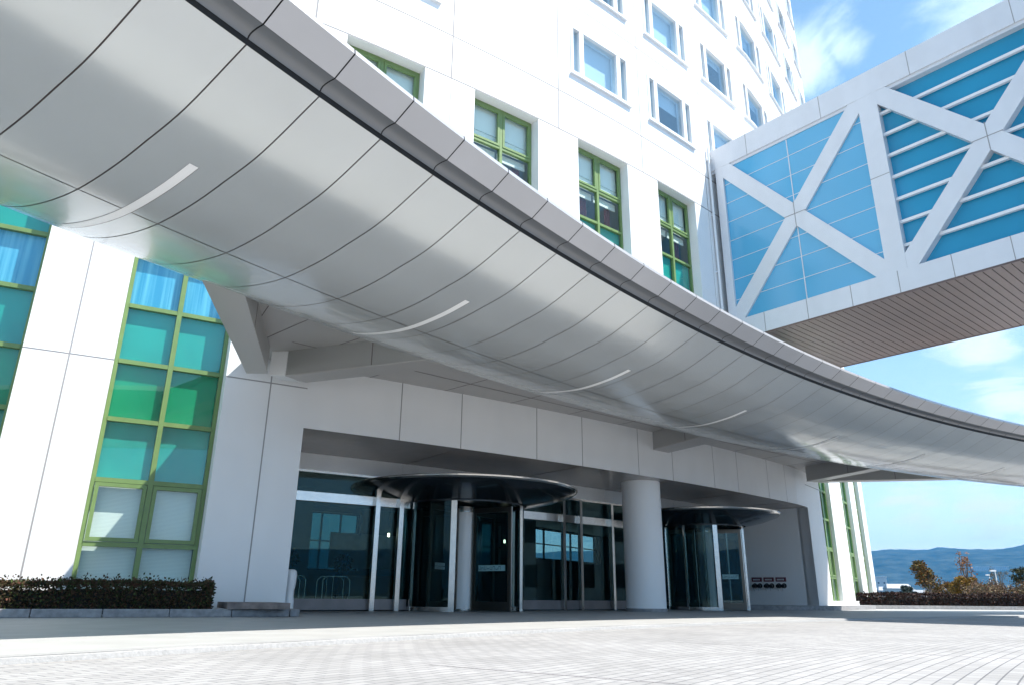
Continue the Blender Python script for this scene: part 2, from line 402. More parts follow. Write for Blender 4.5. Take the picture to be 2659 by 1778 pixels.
# glazed screens left of door 1, between the doors, right of door 2
def screen(s0, s1, posts):
    D = -3.0; mb = MB()
    gm = MB()
    for z0, z1 in ((.28, 3.52),):
        gm.face([FP(s0, z0, D-.03), FP(s1, z0, D-.03), FP(s1, z1, D-.03), FP(s0, z1, D-.03)])
    fr = gm.build('glass_screen', M['lobbyglass'], hotel)
    for nm_, z0, z1, da, db in (('transom', 2.74, 2.98, -.10, .06), ('head_rail', 3.50, 3.56, -.1, .02), ('sill', .03, .30, -.08, .03)):
        mb = MB(); fbox(mb, s0, s1, z0, z1, D+da, D+db); mb.build(nm_, M['sillmetal'] if nm_ == 'sill' else M['steel'], fr)
    for p in posts:
        pm = MB(); fbox(pm, p-.055, p+.055, 0, 3.5, D+.06, D+.19); fbox(pm, p+.055, p+.115, 0, 3.5, D-.05, D+.12); pm.build('mullion', M['steel'], fr)
screen(.02, 4.35, [3.2, 3.95]); screen(8.35, 15.2, [10.2, 11.0, 12.6]); screen(19.5, 21.9, [])
# lobby
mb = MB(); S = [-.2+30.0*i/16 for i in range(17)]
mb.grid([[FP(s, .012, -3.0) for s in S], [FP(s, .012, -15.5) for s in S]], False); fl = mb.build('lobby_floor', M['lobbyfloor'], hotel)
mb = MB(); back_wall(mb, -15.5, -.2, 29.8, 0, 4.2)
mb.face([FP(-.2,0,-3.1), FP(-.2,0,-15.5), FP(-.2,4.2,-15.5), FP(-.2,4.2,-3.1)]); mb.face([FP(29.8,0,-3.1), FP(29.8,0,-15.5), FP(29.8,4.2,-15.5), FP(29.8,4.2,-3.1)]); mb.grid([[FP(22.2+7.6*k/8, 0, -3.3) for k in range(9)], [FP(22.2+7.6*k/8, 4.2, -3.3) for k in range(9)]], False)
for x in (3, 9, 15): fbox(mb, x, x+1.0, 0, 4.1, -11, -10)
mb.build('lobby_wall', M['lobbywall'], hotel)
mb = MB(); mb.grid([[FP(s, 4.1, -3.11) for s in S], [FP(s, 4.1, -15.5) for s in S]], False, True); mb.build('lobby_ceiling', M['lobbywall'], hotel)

for a, b, c, d, kd_ in BWIN:
    gm = MB(); gm.face([FP(a, c, -15.8), FP(b, c, -15.8), FP(b, d, -15.8), FP(a, d, -15.8)])
    gw = gm.build('rear_window', M['tealglass'] if kd_ == 'teal' else M['doorglass'], hotel)
    fm = MB(); nn_ = 3
    for k in range(nn_+1): x = a+(b-a)*k/nn_; fbox(fm, x-.04, x+.04, c, d, -15.78, -15.7)
    for z in (c+.03, (c+d)/2, d-.03): fbox(fm, a, b, z-.03, z+.03, -15.7, -15.66)
    fm.build('frame', M['black'], gw)
mb = MB(); fbox(mb, 6.5, 12.5, 0, 1.05, -12.4, -11.8); fbox(mb, 6.4, 12.6, 1.05, 1.12, -12.5, -11.7); mb.build('reception_counter', mat('counter_wood', (.16,.09,.05), .35), hotel)
mb = MB(); fbox(mb, 7.5, 11.5, 1.5, 3.0, -15.45, -15.4); mb.build('wall_panel', mat('lobby_art_panel', (.30,.34,.33), .5, noise=.4, nscale=1.2), hotel)
em = bpy.data.materials.new('lobby_lamp_glow'); em.use_nodes = True; b_ = em.node_tree.nodes['Principled BSDF']; b_.inputs['Emission Color'].default_value = (1,.86,.62,1); b_.inputs['Emission Strength'].default_value = 5
for ls, ld in ((1.4,-8),(6.6,-8.5),(12,-8)):
    c = FP(ls, 0, ld); mb = MB(); mb.cyl((c.x, c.y), .035, .035, 2.38, 2.5, 12); lp = mb.build('pendant_lamp', em, hotel)
    mb = MB(); mb.tube((c.x, c.y, 2.5), (c.x, c.y, 4.1), .008, 6); mb.build('cord', M['black'], lp)
# ------------------------------------------------------------------ REVOLVING DOORS
def revolving_door(s, dr, rd, zc, rdrum, label, wing_a, full=True):
    c = FP(s, 0, dr); t = thing('revolving_door', label, 'revolving door', (c.x, c.y, 0), 'revolving doors of the entrance')
    # rim disc: thin bright edge, dark glossy underside like a shallow cone
    mb = MB(); N = 96
    prof = [(rdrum+.12, zc-.46), (rd*.80, zc-.30), (rd*.965, zc-.13), (rd*.985, zc-.09)]
    ring = lambda r, z: [(r*math.cos(2*math.pi*k/N), r*math.sin(2*math.pi*k/N), z) for k in range(N)]
    mb.grid([ring(r, z) for r, z in prof], True, True, True)
    dk = mb.build('canopy_disc', M['blackgloss'], t)
    mb = MB(); mb.grid([ring(rd*.985, zc-.09), ring(rd*.997, zc-.05), ring(rd, zc-.012), ring(rd-.01, zc), ring(.2, zc+.06)], False, True, True)
    mb.build('rim', M['steel'], dk)
    mb = MB()
    for k in range(12):
        a = 2*math.pi*k/12+.15; d = Vector((math.cos(a), math.sin(a), 0)); e = Vector((-d.y, d.x, 0))*.006
        p, q = prof[0], prof[1]
        mb.face([d*p[0]-e+Vector((0,0,p[1]-.004)), d*p[0]+e+Vector((0,0,p[1]-.004)), d*q[0]+e+Vector((0,0,q[1]-.004)), d*q[0]-e+Vector((0,0,q[1]-.004))])
    mb.build('joint', M['darksteel'], dk)
    # header drum
    mb = MB(); z0, z1 = 2.90, zc-.44
    mb.grid([ring(rdrum+.06, z0), ring(rdrum+.06, z1)], True, False, True); mb.grid([ring(rdrum-.06, z0), ring(rdrum-.06, z1)], True, True, True)
    mb.grid([ring(rdrum-.06, z0), ring(rdrum+.06, z0)], False, True, True)
    mb.face(ring(rdrum-.06, z0+.08)[::-1])
    mb.build('header', M['black'], t)
    # centre column
    mb = MB(); mb.cyl((0,0), .30, .30, .06, z0-.08, 40, False); mb.build('centre_column', M['column'], t)
    mb = MB(); mb.cyl((0,0), .32, .32, 0.014, .06, 40); mb.cyl((0,0), .32, .32, z0-.16, z0, 40, False); mb.build('column_collar', M['steel'], t)
    # curved drum walls (left and right) with posts
    oa = math.atan2(-c.y, -c.x)               # direction to the entrance side (towards the drive)
    fn = FP(s, 0, dr+1)-c; oa = math.atan2(fn.y, fn.x)
    for sgn in (-1, 1):
        a0 = oa+sgn*R(42); a1 = oa+sgn*R(132); gm = MB(); n = 14
        A = [a0+(a1-a0)*i/n for i in range(n+1)]
        gm.grid([[(rdrum*math.cos(a), rdrum*math.sin(a), .12) for a in A], [(rdrum*math.cos(a), rdrum*math.sin(a), z0) for a in A]], True)
        w = gm.build('drum_wall', M['drumglass'], t)
        pm = MB()
        for a in (a0, a1, (a0+a1)/2):
            wd = .16 if a == a0 else .07
            ca, sa = math.cos(a), math.sin(a); Mx = Matrix(((-sa, ca, 0, rdrum*ca), (ca, sa, 0, rdrum*sa), (0,0,1,0), (0,0,0,1)))
            pm.box(-wd/2, wd/2, -.035, .045, 0, z0, Mx)
        pm.grid([[((rdrum+.03)*math.cos(a), (rdrum+.03)*math.sin(a), 0.005) for a in A], [((rdrum+.03)*math.cos(a), (rdrum+.03)*math.sin(a), .12) for a in A]], True)
        pm.grid([[((rdrum-.03)*math.cos(a), (rdrum-.03)*math.sin(a), .12) for a in A], [((rdrum+.03)*math.cos(a), (rdrum+.03)*math.sin(a), .12) for a in A]], True)
        pm.build('post', M['steel'], w)
    # wings
    for i, da in enumerate(wing_a):
        a = oa+R(da); ca, sa = math.cos(a), math.sin(a); Mx = Matrix(((ca, -sa, 0, 0), (sa, ca, 0, 0), (0,0,1,0), (0,0,0,1)))
        r0, r1, zt = .35, rdrum-.09, z0-.05; mb = MB(); th = .035
        mb.box(r0, r0+.09, -th, th, .02, zt, Mx); mb.box(r1-.10, r1, -th, th, .02, zt, Mx)
        mb.box(r0+.09, r1-.10, -th, th, .02, .26, Mx); mb.box(r0+.09, r1-.10, -th, th, zt-.14, zt, Mx)
        wg = mb.build('wing', M['wingmetal'], t)
        gm = MB(); gm.face([Mx @ Vector(p) for p in ((r0+.09, 0, .26), (r1-.10, 0, .26), (r1-.10, 0, zt-.14), (r0+.09, 0, zt-.14))]); gm.build('pane', M['doorglass'], wg)
        em = MB(); em.box(r1, r1+.02, -.012, .012, .02, zt, Mx); em.box(r0-.03, r0, -.05, .05, .02, zt, Mx); em.build('stile', M['steel'], wg)
        # sticker strip and notice
        if i == 0:
            sm_ = MB()
            for sd in (-.008, .008): sm_.face([Mx @ Vector(p) for p in ((r0+.2, sd, 1.08), (r1-.2, sd, 1.08), (r1-.2, sd, 1.24), (r0+.2, sd, 1.24))])
            sk = sm_.build('sticker_band', M['film'], wg)
            im = MB(); x = r0+.21
            for kx in range(8):
                for sd in (-.011, .011):
                    h = (.10, .07, .10, .05, .10, .10, .06, .10)[kx]; ww = .055
                    for (u0, u1, v0, v1) in ((x, x+.012, 1.11, 1.11+h), (x+ww, x+ww+.012, 1.11, 1.11+h), (x+.012, x+ww, 1.11+h-.014 if kx % 2 else 1.11, 1.11+h if kx % 2 else 1.124)):
                        im.face([Mx @ Vector(p) for p in ((u0, sd, v0), (u1, sd, v0), (u1, sd, v1), (u0, sd, v1))])
                x += .097
            im.build('lettering', M['ink'], sk)
        if i == 1:
            nm = MB()
            for v0, v1 in ((1.10, 1.175), (1.19, 1.275)):
                for sd in (-.008, .008): nm.face([Mx @ Vector(p) for p in ((r0+.55, sd, v0), (r0+1.0, sd, v0), (r0+1.0, sd, v1), (r0+.55, sd, v1))])
            nt_ = nm.build('notice', M['paper'], wg)
            lm = MB()
            for v in (1.12, 1.145, 1.21, 1.24):
                for sd in (-.011, .011): lm.face([Mx @ Vector(p) for p in ((r0+.60, sd, v), (r0+.95, sd, v), (r0+.95, sd, v+.008), (r0+.60, sd, v+.008))])
            lm.build('print', M['ink'], nt_)
    # floor ring
    mb = MB(); mb.grid([ring(rdrum-.15, .016), ring(rdrum+.1, .016)], False, False, True); mb.build('floor_ring', M['steel'], t)
    return t
M['blackgloss'] = mat('black_gloss', (.014,.018,.022), .22, .0, .6, coat=.5)
M['wingmetal'] = mat('bronze_frame', (.11,.10,.085), .28, .85)
revolving_door(6.18, -2.92, 3.38, 3.40, 1.74, 'large revolving door left of the white round column, under the wider black disc canopy', [22, -68, 112, 202])
revolving_door(17.0, -2.0, 2.82, 3.40, 1.42, 'smaller looking revolving door right of the white round column, beside the fire hose inlets', [32, -58, 122, 212])

# bracket arm that fixes disc 1 to the wall (left end)
# ------------------------------------------------------------------ CANOPY
can = thing('entrance_canopy', 'sweeping silver grey canopy with curved glossy underside over the hotel entrance', 'canopy')
P0 = [(0.0,5.25),(.83,4.89),(1.469,4.736),(2.02,4.633),(2.68,4.582),(3.305,4.626),(3.944,4.743),(4.51,4.912),(4.95,5.10),(5.35,5.33),(5.6,5.55)]
def catmull(P, m=5):
    out = []
    for i in range(len(P)-1):
        p0 = P[i-1] if i > 0 else (2*P[0][0]-P[1][0], 2*P[0][1]-P[1][1]); p1 = P[i]; p2 = P[i+1]
        p3 = P[i+2] if i+2 < len(P) else (2*P[-1][0]-P[-2][0], 2*P[-1][1]-P[-2][1])
        for k in range(m):
            t = k/m
            out.append(tuple(.5*((2*p1[c])+(-p0[c]+p2[c])*t+(2*p0[c]-5*p1[c]+4*p2[c]-p3[c])*t*t+(-p0[c]+3*p1[c]-3*p2[c]+p3[c])*t**3) for c in (0,1)))
    out.append(P[-1]); return out
PR = catmull(P0, 5)
def zprof(s):
    for (a, za), (b, zb_) in zip(PR[:-1], PR[1:]):
        if a <= s <= b: return za+(zb_-za)*(s-a)/(b-a)
    return PR[-1][1]
DA = .9575; SEAMS = [146.71+DA*14-DA*k for k in range(70)]      # degrees
ga = math.degrees(.008/CR)
mb = MB(); back = MB()
PRa = [p for p in PR if p[0] < 2.715]+[(2.715, zprof(2.715))]; PRb = [(2.735, zprof(2.735))]+[p for p in PR if p[0] > 2.74]
for a0, a1 in zip(SEAMS[:-1], SEAMS[1:]):
    A = [a0-ga+(a1+ga-(a0-ga))*k/3 for k in range(4)]
    for Pq in (PRa, PRb):
        rows = [[CP(a, s, z) for s, z in Pq] for a in A]
        mb.grid(rows, True, True)
o = mb.build('underside', M['canopy'], can)
AL = [SEAMS[0]+(SEAMS[-1]-SEAMS[0])*k/150 for k in range(151)]
back.grid([[CP(a, s, z+.02) for s, z in PR] for a in AL], True, True)
back.build('seam_backing', M['seam'], can)
# edge: small upstand (groove), cove, sloping fascia and roof
EP1 = [(-.012,5.315),(-.022,5.34),(-.045,5.36),(-.085,5.373),(-.14,5.38),(-.22,5.38)]
cove = MB()
EP2 = [(-.222,5.382),(-.49,5.56),(-.48,5.62)]
mb = MB()
for a0, a1 in zip(SEAMS[:-1], SEAMS[1:]):
    A = [a0-ga+(a1+ga-(a0-ga))*k/3 for k in range(4)]
    cove.grid([[CP(a, s, z) for s, z in EP1] for a in A], True, False)
    mb.grid([[CP(a, s, z) for s, z in EP2] for a in A], False, False)
mb.build('edge_fascia', M['fascia'], can)
cove.build('edge_cove', M['cove'], can)
mb = MB()
mb.grid([[CP(a, s, z) for s, z in ((-.002,5.249),(-.006,5.32),(-.03,5.36),(-.09,5.385),(-.2,5.40),(-.47,5.575))] for a in AL], False, False)
mb.build('edge_backing', M['edge_dark'], can)  # lower strip is the cove's dark reflection painted black; rest backs the joints
mb = MB(); mb.grid([[CP(a, s, z) for s, z in ((-.48,5.62),(.6,5.80),(3,5.92),(5.2,5.80),(5.62,5.55))] for a in AL], True, False)
mb.build('roof', M['roof'], can)
mb = MB(); capp = PR[::3]+[PR[-1], (5.2,5.80),(3,5.92),(.6,5.80),(-.48,5.62),(-.49,5.56),(-.22,5.38),(0,5.3)]
for a in (SEAMS[0], SEAMS[-1]): mb.face([CP(a, s, z) for s, z in capp])
mb.build('end_cap', M['fascia'], can)
for ka, a in enumerate((155.85, 151.0, 146.15, 141.33, 136.45, 131.6, 126.9, 122.1, 117.3, 112.5)):
    mb = MB(); w = math.degrees(.052/CR); st = [1.45+2.75*k/24 for k in range(25)]
    rows = [[CP(a+q, s, zprof(s)-.006) for s in st] for q in (-w, w)]
    mb.grid(rows, True, False)
    ls = mb.build('light_strip', M['strip'], can)
    mb = MB()
    for sg in (-1,):
        rows = [[CP(a+sg*w, s, zprof(s)-.007) for s in st], [CP(a+sg*(w+math.degrees(.006/CR)), s, zprof(s)-.007) for s in st]]
        mb.grid(rows, True, True)
    mb.build('trim', M['seam'], ls)
# flat ceiling between canopy body and facade
def can_at(p):   # canopy polar angle of a plan point
    return math.degrees(math.atan2(p.y-CC[1], p.x-CC[0]))
mb = MB(); jm = MB(); zc_ = 5.455
S = [-1.4+ (24.6+1.4)*i/42 for i in range(43)]  # right end carried on past the entrance to shade the pier there
def ceil_row(s):
    f = FP(s, zc_, -.012); a = can_at(f); i = CP(a, 5.45, zc_)
    if (f-CC_V).length < CR+5.5: i = f+(CC_V-f).normalized()*.3; i.z = zc_
    i.z = zc_; return [f, f.lerp(i, .5), i]
CC_V = Vector((CC[0], CC[1], zc_))
mb.grid([ceil_row(s) for s in S], False, True)
ap = Vector((-6.02, 15.18, zc_)); r0 = ceil_row(S[0]); fan = []  # apex moved left of the arm, out of sight, to widen the pier's shadow
def fan_ray(azd):
    d = Vector((math.sin(R(azd)), math.cos(R(azd)), 0)); t = 0
    while (ap+d*t-CC_V).length > CR+5.3 and t < 12: t += .02
    return ap+d*t
d0 = math.degrees(math.atan2(*(r0[2]-ap).xy))
fpts = [fan_ray(d0+(167.5-d0)*k/8) for k in range(9)]
for p, q in zip(fpts[:-1], fpts[1:]): mb.face([ap, p, q])
mb.face([ap, r0[0], r0[1], r0[2], fpts[0]])
for k in (2, 5): jm.beam(ap.lerp(fpts[k], .3), fpts[k], .018, zc_-.005, zc_-.001)
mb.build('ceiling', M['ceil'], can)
for s in [(-.6+2.1*k) for k in range(12)]:
    r0 = ceil_row(s); d = (r0[0]-r0[2]); d.z = 0; L = d.length
    if L > .3: jm.beam(r0[0], r0[2], .018, zc_-.005, zc_-.001)
for fr in (.5,):
    for s0_, s1_ in zip(S[:-1], S[1:]):
        a = ceil_row(s0_); b = ceil_row(s1_); p = a[0].lerp(a[2], fr); q = b[0].lerp(b[2], fr); jm.beam(p, q, .018, zc_-.007, zc_-.003)
jm.build('ceiling_joint', M['seam'], can)
# bracket beams
def bracket(pts):    # footprint quad (near, far edges) from wall to canopy
    mb = MB(); z0, z1 = 4.88, 5.455; (a, b, c, d) = [Vector((*p, 0)) for p in pts]
    mb.box8([(*a.xy,z0+.035),(*b.xy,z0+.035),(*c.xy,z0+.035),(*d.xy,z0+.035),(*a.xy,z1),(*b.xy,z1),(*c.xy,z1),(*d.xy,z1)])
    ob = mb.build('bracket_beam', M['beamgrey'], can)
    ctr = (a+b+c+d)/4
    fl_ = MB(); ex = lambda p: p+(p-ctr).normalized()*.0
    n1 = Vector((b.y-a.y, a.x-b.x, 0)).normalized()
    if n1.dot(ctr-a) > 0: n1 = -n1
    A_, B_, C_, D_ = a+n1*.02, b+n1*.02, c-n1*.02, d-n1*.02
    fl_.box8([(*q.xy, z0) for q in (A_, B_, C_, D_)]+[(*q.xy, z0+.025) for q in (A_, B_, C_, D_)])
    fl_.build('flange', M['ceil'], ob)
    jt = MB(); m1 = a.lerp(b, .5); t_ = (b-a).normalized()*.01
    jt.box8([(*(m1-t_).xy,z0+.03),(*(m1+t_).xy,z0+.03),(*(m1+t_+n1*.006).xy,z0+.03),(*(m1-t_+n1*.006).xy,z0+.03),(*(m1-t_).xy,z1),(*(m1+t_).xy,z1),(*(m1+t_+n1*.006).xy,z1),(*(m1-t_+n1*.006).xy,z1)])
    jt.build('joint', M['seam'], ob)
def ext(p, q, L):
    d = (Vector(q)-Vector(p)).normalized(); return tuple(Vector(p)+d*L)
bracket([(-4.92,15.21), ext((-4.92,15.21),(-1.7,13.95),4.3), ext((-4.62,15.67),(-1.28,14.39),4.3), (-4.62,15.67)])
bracket([(-5.27,15.0), ext((-5.27,15.0),(-4.26,10.61),5.4), ext((-5.69,15.02),(-5.24,12.81),5.4), (-5.69,15.02)])
bracket([(4.51,23.24), ext((4.51,23.24),(5.64,20.97),3.4), ext((5.0,23.81),(6.36,21.43),3.4), (5.0,23.81)])
bracket([(11.92,29.42), ext((11.92,29.42),(13.0,26.45),4.4), ext((12.35,29.6),(13.45,26.6),4.4), (12.35,29.6)])
bracket([(12.40,29.3), ext((12.40,29.3),(16.99,28.3),5.6), ext((12.5,29.75),(17.09,28.75),5.6), (12.5,29.75)])
mb = MB(); mb.box8([(*p, 4.9) for p in ((-5.28,15.2),(-4.93,15.2),(-4.73,15.75),(-5.1,15.6))]+[(*p, 5.45) for p in ((-5.28,15.2),(-4.93,15.2),(-4.73,15.75),(-5.1,15.6))])
mb.build('bearing_block', M['white'], can)

# ------------------------------------------------------------------ SKYBRIDGE
A_ = FP(16.4, 0, 0); az = R(140); BD = Vector((math.sin(az), math.cos(az), 0)); BN = Vector((-BD.y, BD.x, 0))   # BN: away from camera side
if BN.dot(A_) < 0: BN = -BN
bridge = thing('skybridge', 'white steel truss skybridge with blue glass crossing above the canopy to the hotel', 'footbridge')
def bp(t, z, o=0):  # t along, z, o>0 away from the viewer's side (into bridge)
    p = A_+BD*t+BN*o; p.z = z; return p
def bbox(mb, t0, t1, z0, z1, o0, o1):
    mb.box8([bp(t0,z0,o0), bp(t1,z0,o0), bp(t1,z0,o1), bp(t0,z0,o1), bp(t0,z1,o0), bp(t1,z1,o0), bp(t1,z1,o1), bp(t0,z1,o1)])
TE = 33.0; BW = 6.1
for oo, sg in ((0, 1), (BW, -1)):
    mb = MB(); bbox(mb, -.4, TE, 17.2, 18.15, oo, oo+.5*sg); bbox(mb, -.4, TE, 17.08, 17.2, oo+.06*sg, oo+.4*sg)
    tc_ = mb.build('top_chord', M['bridgew'], bridge)
    mb = MB(); bbox(mb, -.4, TE, 9.66, 10.42, oo, oo+.5*sg); bc_ = mb.build('bottom_chord', M['bridgew'], bridge)
    if oo == 0:
        for par, z0, z1, L in ((tc_, 17.2, 18.15, (1.73, 4.84, 8.0, 11.1, 14.3)), (bc_, 9.66, 10.42, (1.7, 3.37, 4.95, 6.5, 8.1, 9.7, 11.3, 14.5))):
            jm = MB()
            for t_ in L: bbox(jm, t_-.012, t_+.012, z0, z1, -.003, .02)
            jm.build('joint', M['groove'], par)
    per = 6.46; posts = [.22]+[6.18+per*k for k in range(5)]
    pan = [(.55, 6.18)]+[(6.82+per*k, 6.18+per*(k+1)) for k in range(4)]
    for i, (a, b) in enumerate(pan):
        mb = MB(); w0 = b; bbox(mb, w0, w0+.64, 10.42, 17.2, oo+.004*sg, oo+.45*sg)
        if i == 0: bbox(mb, .22, .55, 10.42, 17.2, oo+.004*sg, oo+.45*sg)
        pm = mb.build('post', M['bridgew'], bridge)
        if oo == 0:
            jm = MB(); bbox(jm, w0, w0+.64, 13.93, 13.955, -.001, .02); jm.build('joint', M['groove'], pm)
        cx, cz = (a+b)/2, 13.83
        mb = MB(); hw = .30
        for (x0, zz0, x1, zz1, q) in ((a-.1, 17.25, b+.1, 10.37, 0), (b+.1, 17.25, a-.1, 10.37, 1)):
            dx, dz = x1-x0, zz1-zz0; L = math.hypot(dx, dz); nx, nz = -dz/L*hw, dx/L*hw
            segs = [((x0, zz0), (x1, zz1))]
            o0, o1 = oo+(.010+.003*q)*sg, oo+(.38-.003*q)*sg
            for (p, r_) in segs:
                mb.box8([bp(p[0]-nx,p[1]-nz,o0), bp(r_[0]-nx,r_[1]-nz,o0), bp(r_[0]-nx,r_[1]-nz,o1), bp(p[0]-nx,p[1]-nz,o1), bp(p[0]+nx,p[1]+nz,o0), bp(r_[0]+nx,r_[1]+nz,o0), bp(r_[0]+nx,r_[1]+nz,o1), bp(p[0]+nx,p[1]+nz,o1)])
        dg = mb.build('cross_brace', M['bridgew'], bridge)
        if oo == 0:
            jm = MB(); bbox(jm, cx-.012, cx+.012, cz-.47, cz+.5, .001, .02); bbox(jm, cx-.42, cx+.42, cz-.012, cz+.012, .001, .02); jm.build('joint', M['groove'], dg)
        # glass
        gm = MB(); off = oo+(.10 if i == 0 else .30)*sg; zz = 10.42
        rows = [10.42+.845*k for k in range(9)]; rows[-1] = 17.2
        for z0, z1 in zip(rows[:-1], rows[1:]):
            for t0, t1 in ((a, cx), (cx, b)):
                gm.face([bp(t0, z0, off), bp(t1, z0, off), bp(t1, z1, off), bp(t0, z1, off)])
        gl = gm.build('glazing', M['bridgeglass'] if i == 0 else M['bridgeglass2'], bridge)
        bmq = MB()
        for z0 in rows[1:-1]:
            if i == 0: bbox(bmq, a, b, z0-.011, z0+.011, off-.01*sg, off-.001*sg)
            else: bbox(bmq, a, b, z0-.05, z0+.05, off-.17*sg, off-.06*sg)
        if i == 0: bbox(bmq, cx-.018, cx+.018, 10.42, 17.2, off-.014*sg, off-.0012*sg)
        bmq.build('glazing_bar', M['pwhite'] if i else M['bridgew'], gl)
        if i:   # dark cavity wall right behind the louvred glass
            pass
mb = MB(); bbox(mb, -.4, TE, 10.4, 10.6, .5, BW-.5); mb.build('deck', M['roomdark'], bridge)
mb = MB(); bbox(mb, -.4, TE, 17.9, 18.2, .5, BW-.5); mb.build('roof', M['roof'], bridge)
mb = MB(); t_ = -.2
while t_ < TE-.3:
    bbox(mb, t_+.012, t_+.238, 9.615, 9.66, .03, BW-.03); t_ += .25
bbox(mb, -.4, TE, 9.60, 9.66, -.0, .028); bbox(mb, -.4, TE, 9.60, 9.66, BW-.028, BW)
mb.build('soffit_plank', M['skin_brown'], bridge)
mb = MB(); bbox(mb, -.4, TE, 9.661, 9.70, .5, BW-.5); bbox(mb, -.4, TE, 9.645, 9.659, .1, BW-.1); mb.build('soffit_backing', M['black'], bridge)

# ------------------------------------------------------------------ GROUND
def paver_mat():
    m = bpy.data.materials.new('white_pavers'); m.use_nodes = True; nt = m.node_tree; b = nt.nodes['Principled BSDF']; L = nt.links
    N = nt.nodes.new
    tc = N('ShaderNodeTexCoord'); sub = N('ShaderNodeVectorMath'); sub.operation = 'SUBTRACT'; sub.inputs[1].default_value = (CC[0], CC[1], 0)
    L.new(tc.outputs['Object'], sub.inputs[0]); sp = N('ShaderNodeSeparateXYZ'); L.new(sub.outputs[0], sp.inputs[0])
    at = N('ShaderNodeMath'); at.operation = 'ARCTAN2'; L.new(sp.outputs[1], at.inputs[0]); L.new(sp.outputs[0], at.inputs[1])
    arc = N('ShaderNodeMath'); arc.operation = 'MULTIPLY'; arc.inputs[1].default_value = 52.0; L.new(at.outputs[0], arc.inputs[0])
    ln = N('ShaderNodeVectorMath'); ln.operation = 'LENGTH'; cb0 = N('ShaderNodeCombineXYZ'); L.new(sp.outputs[0], cb0.inputs[0]); L.new(sp.outputs[1], cb0.inputs[1]); L.new(cb0.outputs[0], ln.inputs[0])
    cb = N('ShaderNodeCombineXYZ'); L.new(arc.outputs[0], cb.inputs[0]); L.new(ln.outputs['Value'], cb.inputs[1])
    br = N('ShaderNodeTexBrick'); br.inputs['Scale'].default_value = 1; br.inputs['Brick Width'].default_value = .20; br.inputs['Row Height'].default_value = .10
    br.inputs['Mortar Size'].default_value = .006; br.inputs['Mortar Smooth'].default_value = .3; br.inputs['Bias'].default_value = -.2
    br.inputs['Color1'].default_value = (.29,.285,.285,1); br.inputs['Color2'].default_value = (.355,.35,.35,1); br.inputs['Mortar'].default_value = (.13,.13,.14,1)
    L.new(cb.outputs[0], br.inputs['Vector'])
    # dark expansion joints across the drive every 4 m
    fr = N('ShaderNodeMath'); fr.operation = 'PINGPONG'; fr.inputs[1].default_value = 1.95; ad = N('ShaderNodeMath'); ad.operation = 'ADD'; ad.inputs[1].default_value = .55
    L.new(arc.outputs[0], ad.inputs[0]); L.new(ad.outputs[0], fr.inputs[0])
    lt = N('ShaderNodeMath'); lt.operation = 'LESS_THAN'; lt.inputs[1].default_value = .016; L.new(fr.outputs[0], lt.inputs[0])
    l2 = N('ShaderNodeMath'); l2.operation = 'LESS_THAN'; l2.inputs[1].default_value = 51.9; L.new(ln.outputs['Value'], l2.inputs[0])
    ml = N('ShaderNodeMath'); ml.operation = 'MULTIPLY'; L.new(lt.outputs[0], ml.inputs[0]); L.new(l2.outputs[0], ml.inputs[1])
    mx = N('ShaderNodeMix'); mx.data_type = 'RGBA'; L.new(ml.outputs[0], mx.inputs[0]); L.new(br.outputs['Color'], mx.inputs[6]); mx.inputs[7].default_value = (.12,.11,.12,1)
    ns = N('ShaderNodeTexNoise'); ns.inputs['Scale'].default_value = .7; ns.inputs['Detail'].default_value = 7; L.new(tc.outputs['Object'], ns.inputs[0])
    mr = N('ShaderNodeMapRange'); mr.inputs[1].default_value = .3; mr.inputs[2].default_value = .7; mr.inputs[3].default_value = .85; mr.inputs[4].default_value = 1.08; L.new(ns.outputs['Fac'], mr.inputs[0])
    vs = N('ShaderNodeVectorMath'); vs.operation = 'SCALE'; L.new(mx.outputs[2], vs.inputs[0]); L.new(mr.outputs[0], vs.inputs['Scale'])
    L.new(vs.outputs[0], b.inputs['Base Color']); b.inputs['Roughness'].default_value = .75
    n3 = N('ShaderNodeTexNoise'); n3.inputs['Scale'].default_value = 120; L.new(tc.outputs['Object'], n3.inputs[0])
    hm = N('ShaderNodeMath'); hm.operation = 'MULTIPLY_ADD'; hm.inputs[1].default_value = .15; L.new(n3.outputs['Fac'], hm.inputs[0])
    iv = N('ShaderNodeMath'); iv.operation = 'SUBTRACT'; iv.inputs[0].default_value = 1; L.new(br.outputs['Fac'], iv.inputs[1]); L.new(iv.outputs[0], hm.inputs[2])
    bu = N('ShaderNodeBump'); bu.inputs['Strength'].default_value = .55; bu.inputs['Distance'].default_value = .006; L.new(hm.outputs[0], bu.inputs['Height']); L.new(bu.outputs[0], b.inputs['Normal'])
    return m
def pave_mat():
    m = mat('pale_stone_paving', (.34,.34,.335), .6, noise=.08, nscale=2, bump=.15, bscale=60); return m
M['pavers'] = paver_mat(); M['paving'] = pave_mat()
def disc_sheet(r0, r1, z, name, mt, a0=-180, a1=180, n=180):
    mb = MB(); A = [a0+(a1-a0)*k/n for k in range(n+1)]
    mb.grid([[CP(a, r0-CR, z) for a in A], [CP(a, r1-CR, z) for a in A]], False, True)
    return mb.build(name, mt)
KR = 54.0
mb = MB(); A = [2*math.pi*k/180 for k in range(180)]
mb.face([(CC[0]+KR*math.cos(a), CC[1]+KR*math.sin(a), -.05) for a in A]); o = mb.build('drive', M['pavers']); o['kind'] = 'structure'
# kerb ring with rough granite face
mb = MB(); A = [60+130*k/400 for k in range(401)]
mb.grid([[CP(a, s-CR, z) for s, z in ((KR,-.05),(KR+.012,-.012),(KR+.03,0.0),(KR+.16,0.002))] for a in A], False, False)
o = mb.build('kerb', M['kerbstone']); o['kind'] = 'structure'
